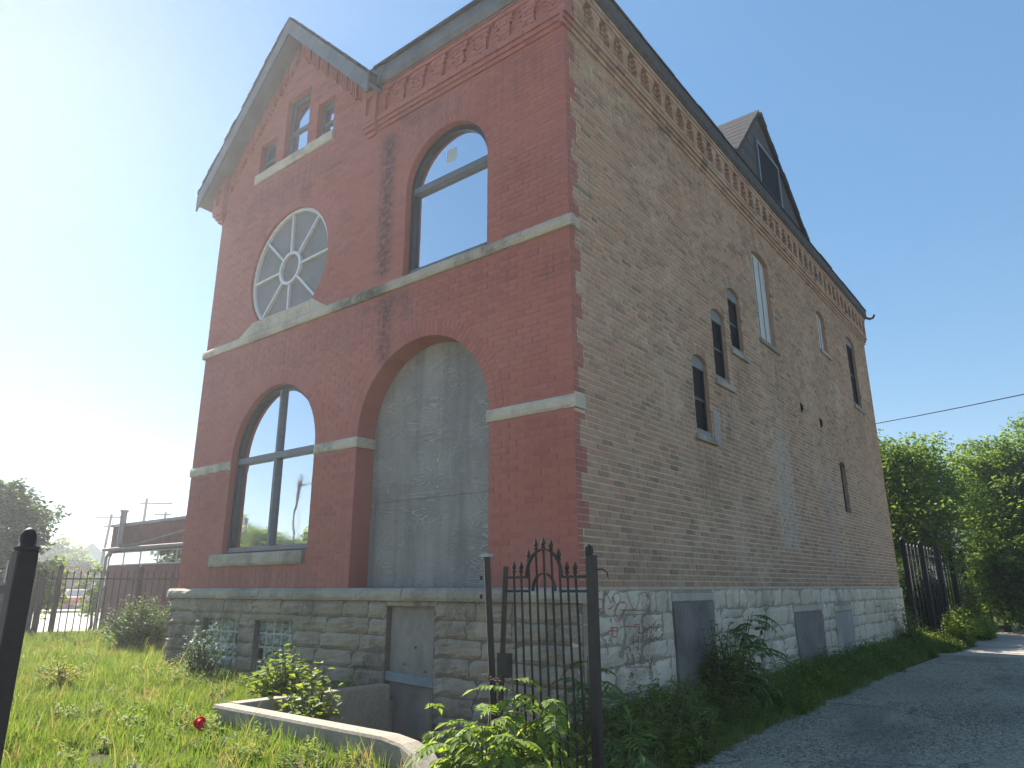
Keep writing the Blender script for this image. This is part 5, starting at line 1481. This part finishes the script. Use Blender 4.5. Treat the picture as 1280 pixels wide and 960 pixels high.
picket_fence('rear_iron_fence', 'tall dark iron fence running back from the rear corner of the house', (.16, 15.2), (.62, 28), 2.62, 0, .42, 5, M['iron'], .02, .055)

# low brick building
bx0, bx1, by0, bz = -22.1, -12.5, 4.95, 3.6
bld = empty('brick_building', (bx0, by0, 0)); tag(bld, 'low brown brick building with maroon lower panels behind the iron fence', 'building')
part(bld, 'wall', lambda m: m.box(bx0, bx1, by0, by0 + 6, -.1, bz - .09), M['brownbrick'])
part(bld, 'coping', lambda m: m.box(bx0 - .06, bx1, by0 - .06, by0 + .3, bz - .088, bz), M['galv'])
for k in range(8):
    x0 = bx0 + .12 + k * 1.15
    part(bld, 'maroon_panel', lambda m: m.box(x0, x0 + 1.12, by0 - .05, by0 - .002, 0, 2.2), M['maroon'])
    w_ = part(bld, 'window', lambda m: m.box(x0, x0 + 1.12, by0 - .05, by0 - .003, 2.23, 2.66), M['frame_white'])
    part(bld, 'pane', lambda m: m.box(x0 + .035, x0 + 1.085, by0 - .06, by0 - .051, 2.265, 2.625), M['glass'])
part(bld, 'gutter', lambda m: m.prism(PF, [(bx0 + .1, 2.70), (bx1, 2.68), (bx1, 2.78), (bx0 + .1, 2.80)], -by0, -by0 + .3, .2, 0, True), M['gutter_white'], bevel=.02)
part(bld, 'sagging_pipe', lambda m: m.tube([(bx0 + 1.0, by0 - .15, 2.84), (bx0 + 2.4, by0 - .15, 2.88), (bx0 + 3.6, by0 - .15, 3.0), (bx0 + 6.5, by0 - .15, 3.3)], .03, 6), M['gutter_white'])
part(bld, 'downpipe', lambda m: m.tube([(bx0 + .02, by0 - .1, 0), (bx0 + .04, by0 - .1, 2.5), (bx0 + .3, by0 - .1, 2.75)], .045, 8), M['galv'])
part(bld, 'flue', lambda m: m.tube([(bx0 + 1.0, by0 - .14, 2.75), (bx0 + 1.0, by0 - .14, 3.95), (bx0 + 1.0, by0 - .14, 3.96), (bx0 + 1.0, by0 - .14, 4.02)], [.1, .1, .13, .13], 10), M['galv'])
def pole(name, label, loc, h, arms, lean=(0, 0), r=.13, group=None):
    root = empty(name, loc); tag(root, label, 'utility pole', group)
    top = Vector((lean[0], lean[1], h)); mb = MB(); mb.tube([(0, 0, -.1), tuple(top)], [r, r * .7], 8); mb.build('shaft', M['polewood'], root)
    for (z_, l0, l1) in arms:
        dx, dy = .75, .66; p = top * (z_ / h)
        mb = MB(); mb.tube([(p.x - dx * l0, p.y - dy * l0, z_), (p.x + dx * l1, p.y + dy * l1, z_)], .065, 4); a_ = mb.build('crossarm', M['polewood'], root)
        for t in (-l0 * .9, -l0 * .4, l1 * .4, l1 * .9):
            mb = MB(); mb.tube([(p.x + dx * t, p.y + dy * t, z_), (p.x + dx * t, p.y + dy * t, z_ + .16)], .04, 6); mb.build('insulator', M['galv'], root)
    return root
pole('utility_pole', 'wooden utility pole with two crossarms at the left end of the brick building', (-70.3, 24.3, 0), 8.5, [(8.2, 1.5, .9), (7.3, .5, .9)], (.3, .3), .16)
pole('utility_pole', 'wooden utility pole with a long side arm above the brick building roof', (-69, 27.3, 0), 10.2, [(9.7, .6, 2.6)], (0, 0), .17)
pole('utility_pole', 'small distant utility pole right of the taller one above the roof', (-63.7, 26.8, 0), 8.45, [(8.2, 1.0, .5)], (0, 0), .14)
# lamp bracing on the second pole's arm: wire spans
def wire(name, label, pts, r=.012):
    root = MB(); root.tube(pts, r, 4, False); o = root.build(name, M['wire']); tag(o, label, 'wire'); return o
def sag(a, b, s, n=14):
    a, b = Vector(a), Vector(b); return [tuple(a.lerp(b, k / n) - Vector((0, 0, s * 4 * (k / n) * (1 - k / n)))) for k in range(n + 1)]
wire('power_line', 'thin power line crossing the sky above the trees at right', sag((-9.5, 30.95, 8.9), (12.9, 10.2, 6.2), .45), .016)
wire('power_line', 'faint power line running left from the pole with two crossarms', sag((-70, 24.5, 8.2), (-95, -6, 9.6), .6), .018)

# red car
car = empty('parked_car', (-56, 17.5, 0), R(55)); tag(car, 'small red car parked across the street behind the iron fence', 'car')
def cpart(name, fn, mat, parent=None, **kw):
    mb = MB(); fn(mb); return mb.build(name, M[mat], parent or car, **kw)
PC = lambda u, v, d: (d, u, v)
body = [(-2.1, .35), (2.15, .35), (2.2, .6), (2.1, .82), (1.15, .95), (-1.75, 1.0), (-2.15, .9)]
cpart('body', lambda m: m.prism(PC, body, -.88, .88, 0, 0, True), 'carred', bevel=.06)
cab = [(-1.8, .99), (1.2, .94), (.45, 1.42), (-1.05, 1.45)]
cpart('cabin', lambda m: m.prism(PC, cab, -.72, .72, 0, 0, True), 'carred', bevel=.06)
cpart('rear_window', lambda m: m.prism(PL, [(-.6, 0), (.6, 0), (.55, .01), (-.55, .01)], 0, .01), 'glass_dim') if False else None
cpart('rear_window', lambda m: m.face([(-.62, -1.80, 1.04), (-.56, -1.13, 1.42), (.56, -1.13, 1.42), (.62, -1.80, 1.04)]), 'glass_dim')
for s in (-1, 1):
    cpart('side_window', lambda m: m.face([(s * .725, -1.45, 1.03), (s * .725, .95, 1.02), (s * .725, .4, 1.37), (s * .725, -1.0, 1.39)]), 'glass_dim')
    cpart('tail_light', lambda m: m.box(s * .75 - .1, s * .75 + .1, -2.17, -2.1, .72, .88), 'cup')
    for y in (-1.35, 1.35):
        wl = cpart('wheel', lambda m: m.tube([(s * .72, y, .32), (s * .90, y, .32)], .32, 16), 'rubber')
        cpart('rim', lambda m: m.tube([(s * .9, y, .32), (s * .915, y, .32)], .2, 12), 'galv', wl)
cpart('bumper', lambda m: m.box(-.85, .85, -2.25, -2.1, .38, .6), 'carred', bevel=.03)

def little_house(name, label, loc, w, d, h, rise, wall, roofm, rz=0):
    root = empty(name, loc, rz); tag(root, label, 'house')
    mb = MB(); mb.prism(PF, [(-w / 2, 0), (w / 2, 0), (w / 2, h), (0, h + rise), (-w / 2, h)], -d, 0, 0, 0, True); mb.build('wall', M[wall], root)
    for s in (-1, 1):
        mb = MB(); a, b = (0, h + rise + .05), (s * (w / 2 + .3), h - .3 * rise / (w / 2) + .05); pts = [a, b, (b[0], b[1] + .12), (a[0], a[1] + .12)]
        mb.prism(PF, pts if s > 0 else pts[::-1], -d - .2, .25, 0, 0, True)
        mb.build('roof_slope', M[roofm], root)
    for s in (-1, 1):
        mb = MB(); mb.rect(PF, s * w * .25 - .45, s * w * .25 + .45, h * .45, h * .45 + 1.3, -.02, .04); wv = mb.build('window', M['frame_white'], root)
        mb = MB(); mb.rect(PF, s * w * .25 - .38, s * w * .25 + .38, h * .45 + .07, h * .45 + 1.23, .04, .045); mb.build('pane', M['glass_dim'], wv)
    return root
little_house('gabled_house', 'small pale blue gabled house far behind the utility poles', (-117, 41.8, 0), 5.4, 9, 5.6, 2.6, 'houseblue', 'roofgrey', R(62))
little_house('frame_house', 'white frame house glimpsed between the rear fence and the house wall', (-4.5, 46, 0), 8, 8, 4.2, 2.5, 'housewhite', 'roofgrey')
little_house('brick_cottage', 'orange brick cottage just inside the right edge of the picture', (4.0, 52, 0), 7, 8, 3.6, 2.2, 'brownbrick', 'roofgrey')
little_house('tall_house', 'grey house whose roof peeks above the dark tree at far left', (-56, 4.5, 0), 6, 10, 9.4, 2.2, 'houseblue', 'roofgrey', R(80))
gar = empty('brick_garage', (-58, 13.2, 0), R(68)); tag(gar, 'flat brown brick garage behind the parked red car', 'garage')
mb = MB(); mb.box(-6, 3.0, 0, 6, 0, 3.3); mb.build('wall', M['brownbrick'], gar)
mb = MB(); mb.box(-6.1, 3.1, -.1, 6.1, 3.3, 3.5); mb.build('coping', M['roofgrey'], gar)
gar.location = (-62.4, 16.9, 0)
bf = empty('board_fence', (-19.6, .9, 0), R(66)); tag(bf, 'dark brown board fence half hidden behind the iron fence', 'fence')
for k in range(22):
    mb = MB(); mb.box(-2.4 + k * .17, -2.4 + k * .17 + .155, -.012, .012, 0, 1.75 + jit(.03)); mb.build('board', M['fencewood'], bf)

# trees
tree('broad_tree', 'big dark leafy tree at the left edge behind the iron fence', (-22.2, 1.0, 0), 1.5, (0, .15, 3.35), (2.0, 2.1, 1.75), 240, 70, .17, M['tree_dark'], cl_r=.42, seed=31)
tree('pale_tree', 'pale sunlit bushy tree between the dark tree and the garage', (-20.9, 2.7, 0), .5, (0, 0, 1.5), (.75, .65, .95), 60, 50, .12, M['bright'], cl_r=.3, seed=32, trunk_r=.09)
tree('distant_tree', 'hazy distant round tree left of the pale blue house', (-85.4, 26.4, 0), 2.4, (0, 0, 4.2), (2.4, 2.4, 2.3), 90, 50, .5, M['tree'], cl_r=1.0, seed=33, trunk_r=.25)
tree('distant_tree', 'lower distant tree directly left of the pale blue house', (-76, 24.6, 0), 1.6, (0, 0, 3.0), (1.7, 1.7, 1.7), 80, 50, .5, M['tree'], cl_r=.9, seed=34, trunk_r=.2)
tree('corner_tree', 'small tree at the left corner of the brick building', (-23.4, 5.2, 0), .6, (0, 0, 1.5), (.45, .45, 1.0), 36, 40, .12, M['tree'], cl_r=.25, seed=35, trunk_r=.05)
tree('alley_tree', 'large green tree rising behind the rear corner of the house', (-1.2, 21.5, 0), 2.2, (0, 0, 4.3), (2.7, 2.7, 2.75), 520, 90, .135, M['tree'], cl_r=.62, seed=36, trunk_r=.2, shell=.35)
tree('alley_tree', 'tall leafy tree overhanging the drive at the right edge', (1.7, 27.0, 0), 2.4, (.7, -.5, 4.5), (3.0, 2.8, 3.2), 520, 90, .15, M['tree'], cl_r=.65, seed=37, trunk_r=.2, shell=.35)
tree('alley_tree', 'low bushy tree behind the rear fence at the right edge', (1.35, 24.2, 0), .8, (.4, 0, 1.7), (1.35, 1.5, 1.9), 260, 80, .15, M['tree'], cl_r=.4, seed=38, trunk_r=.1, shell=.3)
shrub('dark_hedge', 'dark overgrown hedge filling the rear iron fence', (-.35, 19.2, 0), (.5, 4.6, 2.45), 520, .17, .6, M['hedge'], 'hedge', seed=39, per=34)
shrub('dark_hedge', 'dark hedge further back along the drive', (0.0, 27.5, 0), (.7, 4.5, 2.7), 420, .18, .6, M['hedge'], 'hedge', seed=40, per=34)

# ================================================================== across the street, seen in the window glass
for i, (x, y, s_, lab) in enumerate(((-30.5, -15.6, .88, 'round tree across the street mirrored at the left of the lower window'), (-30.5, -18.6, .82, 'second tree across the street mirrored in the lower window'), (-28.0, -19.6, .80, 'third tree across the street mirrored in the right lower pane'), (-38, -19, 1.1, 'larger tree behind the others across the street'))):
    tree('street_tree', lab, (x, y, 0), 1.6 * s_, (0, 0, 3.2 * s_), (2.4 * s_, 2.4 * s_, 2.2 * s_), 90, 50, .35, M['tree'], cl_r=.7, seed=50 + i, trunk_r=.15)
bb = empty('billboard', (-31.2, -14.9, 0)); tag(bb, 'grey billboard on a post across the street mirrored in the lower window', 'billboard')
mb = MB(); mb.tube([(0, 0, 0), (0, 0, 4.0)], .08, 8); mb.build('post', M['galv'], bb)
mb = MB(); mb.rect(PF, -.4, .4, 4.0, 5.2, -.08, .08); mb.build('panel', M['signgrey'], bb)
lp = empty('street_lamp', (-30.2, -17.4, 0)); tag(lp, 'street lamp with a bent arm across the street mirrored in the lower window', 'street lamp')
mb = MB(); mb.tube([(0, 0, 0), (.3, 0, 7.6)], [.12, .07], 8); mb.build('mast', M['polewood'], lp)
mb = MB(); mb.tube([(.28, 0, 7.0), (1.4, -.9, 7.2), (2.8, -2.0, 7.9)], .05, 6); mb.build('arm', M['galv'], lp)
mb = MB(); mb.tube([(2.7, -1.95, 7.88), (3.4, -2.5, 7.95)], [.1, .14], 8); mb.build('lamp_head', M['galv'], lp)

# ================================================================== hazy air, lit from behind by the low sun, also standing in for lens veil
hb = MB(); hb.box(-250, 250, -250, 250, -1.6, 13.5)
hz = hb.build('haze', []) if False else link('haze', hb.mesh('haze', []))
hm = bpy.data.materials.new('hazy_air'); hm.use_nodes = True; ht = hm.node_tree
ht.nodes.remove(ht.nodes['Principled BSDF'])
pvn = ht.nodes.new('ShaderNodeVolumePrincipled'); pvn.inputs['Color'].default_value = (.92, .95, 1, 1)
pvn.inputs['Density'].default_value = HAZE; pvn.inputs['Anisotropy'].default_value = .58
ht.links.new(pvn.outputs[0], ht.nodes['Material Output'].inputs['Volume'])
hz.data.materials.append(hm); tag(hz, kind='stuff')

GROUPS = {'tree_of_heaven_sapling': 'saplings growing round the house', 'rose_bush': 'leafy bushes at the kerb wall', 'wall_weed_bush': 'weed bushes along the alley wall',
          'alley_shrub': 'bright shrubs beside the rear drive', 'alley_tree': 'trees behind the house at right', 'dark_hedge': 'hedges behind the rear fence', 'distant_tree': 'distant trees at left',
          'utility_pole': 'utility poles at left', 'power_line': 'power lines', 'gate_post': 'posts of the iron gate', 'street_tree': 'trees across the street'}
for o in scene.objects:
    g_ = GROUPS.get(o.name.split('.')[0])
    if g_ and o.parent is None: o['group'] = g_
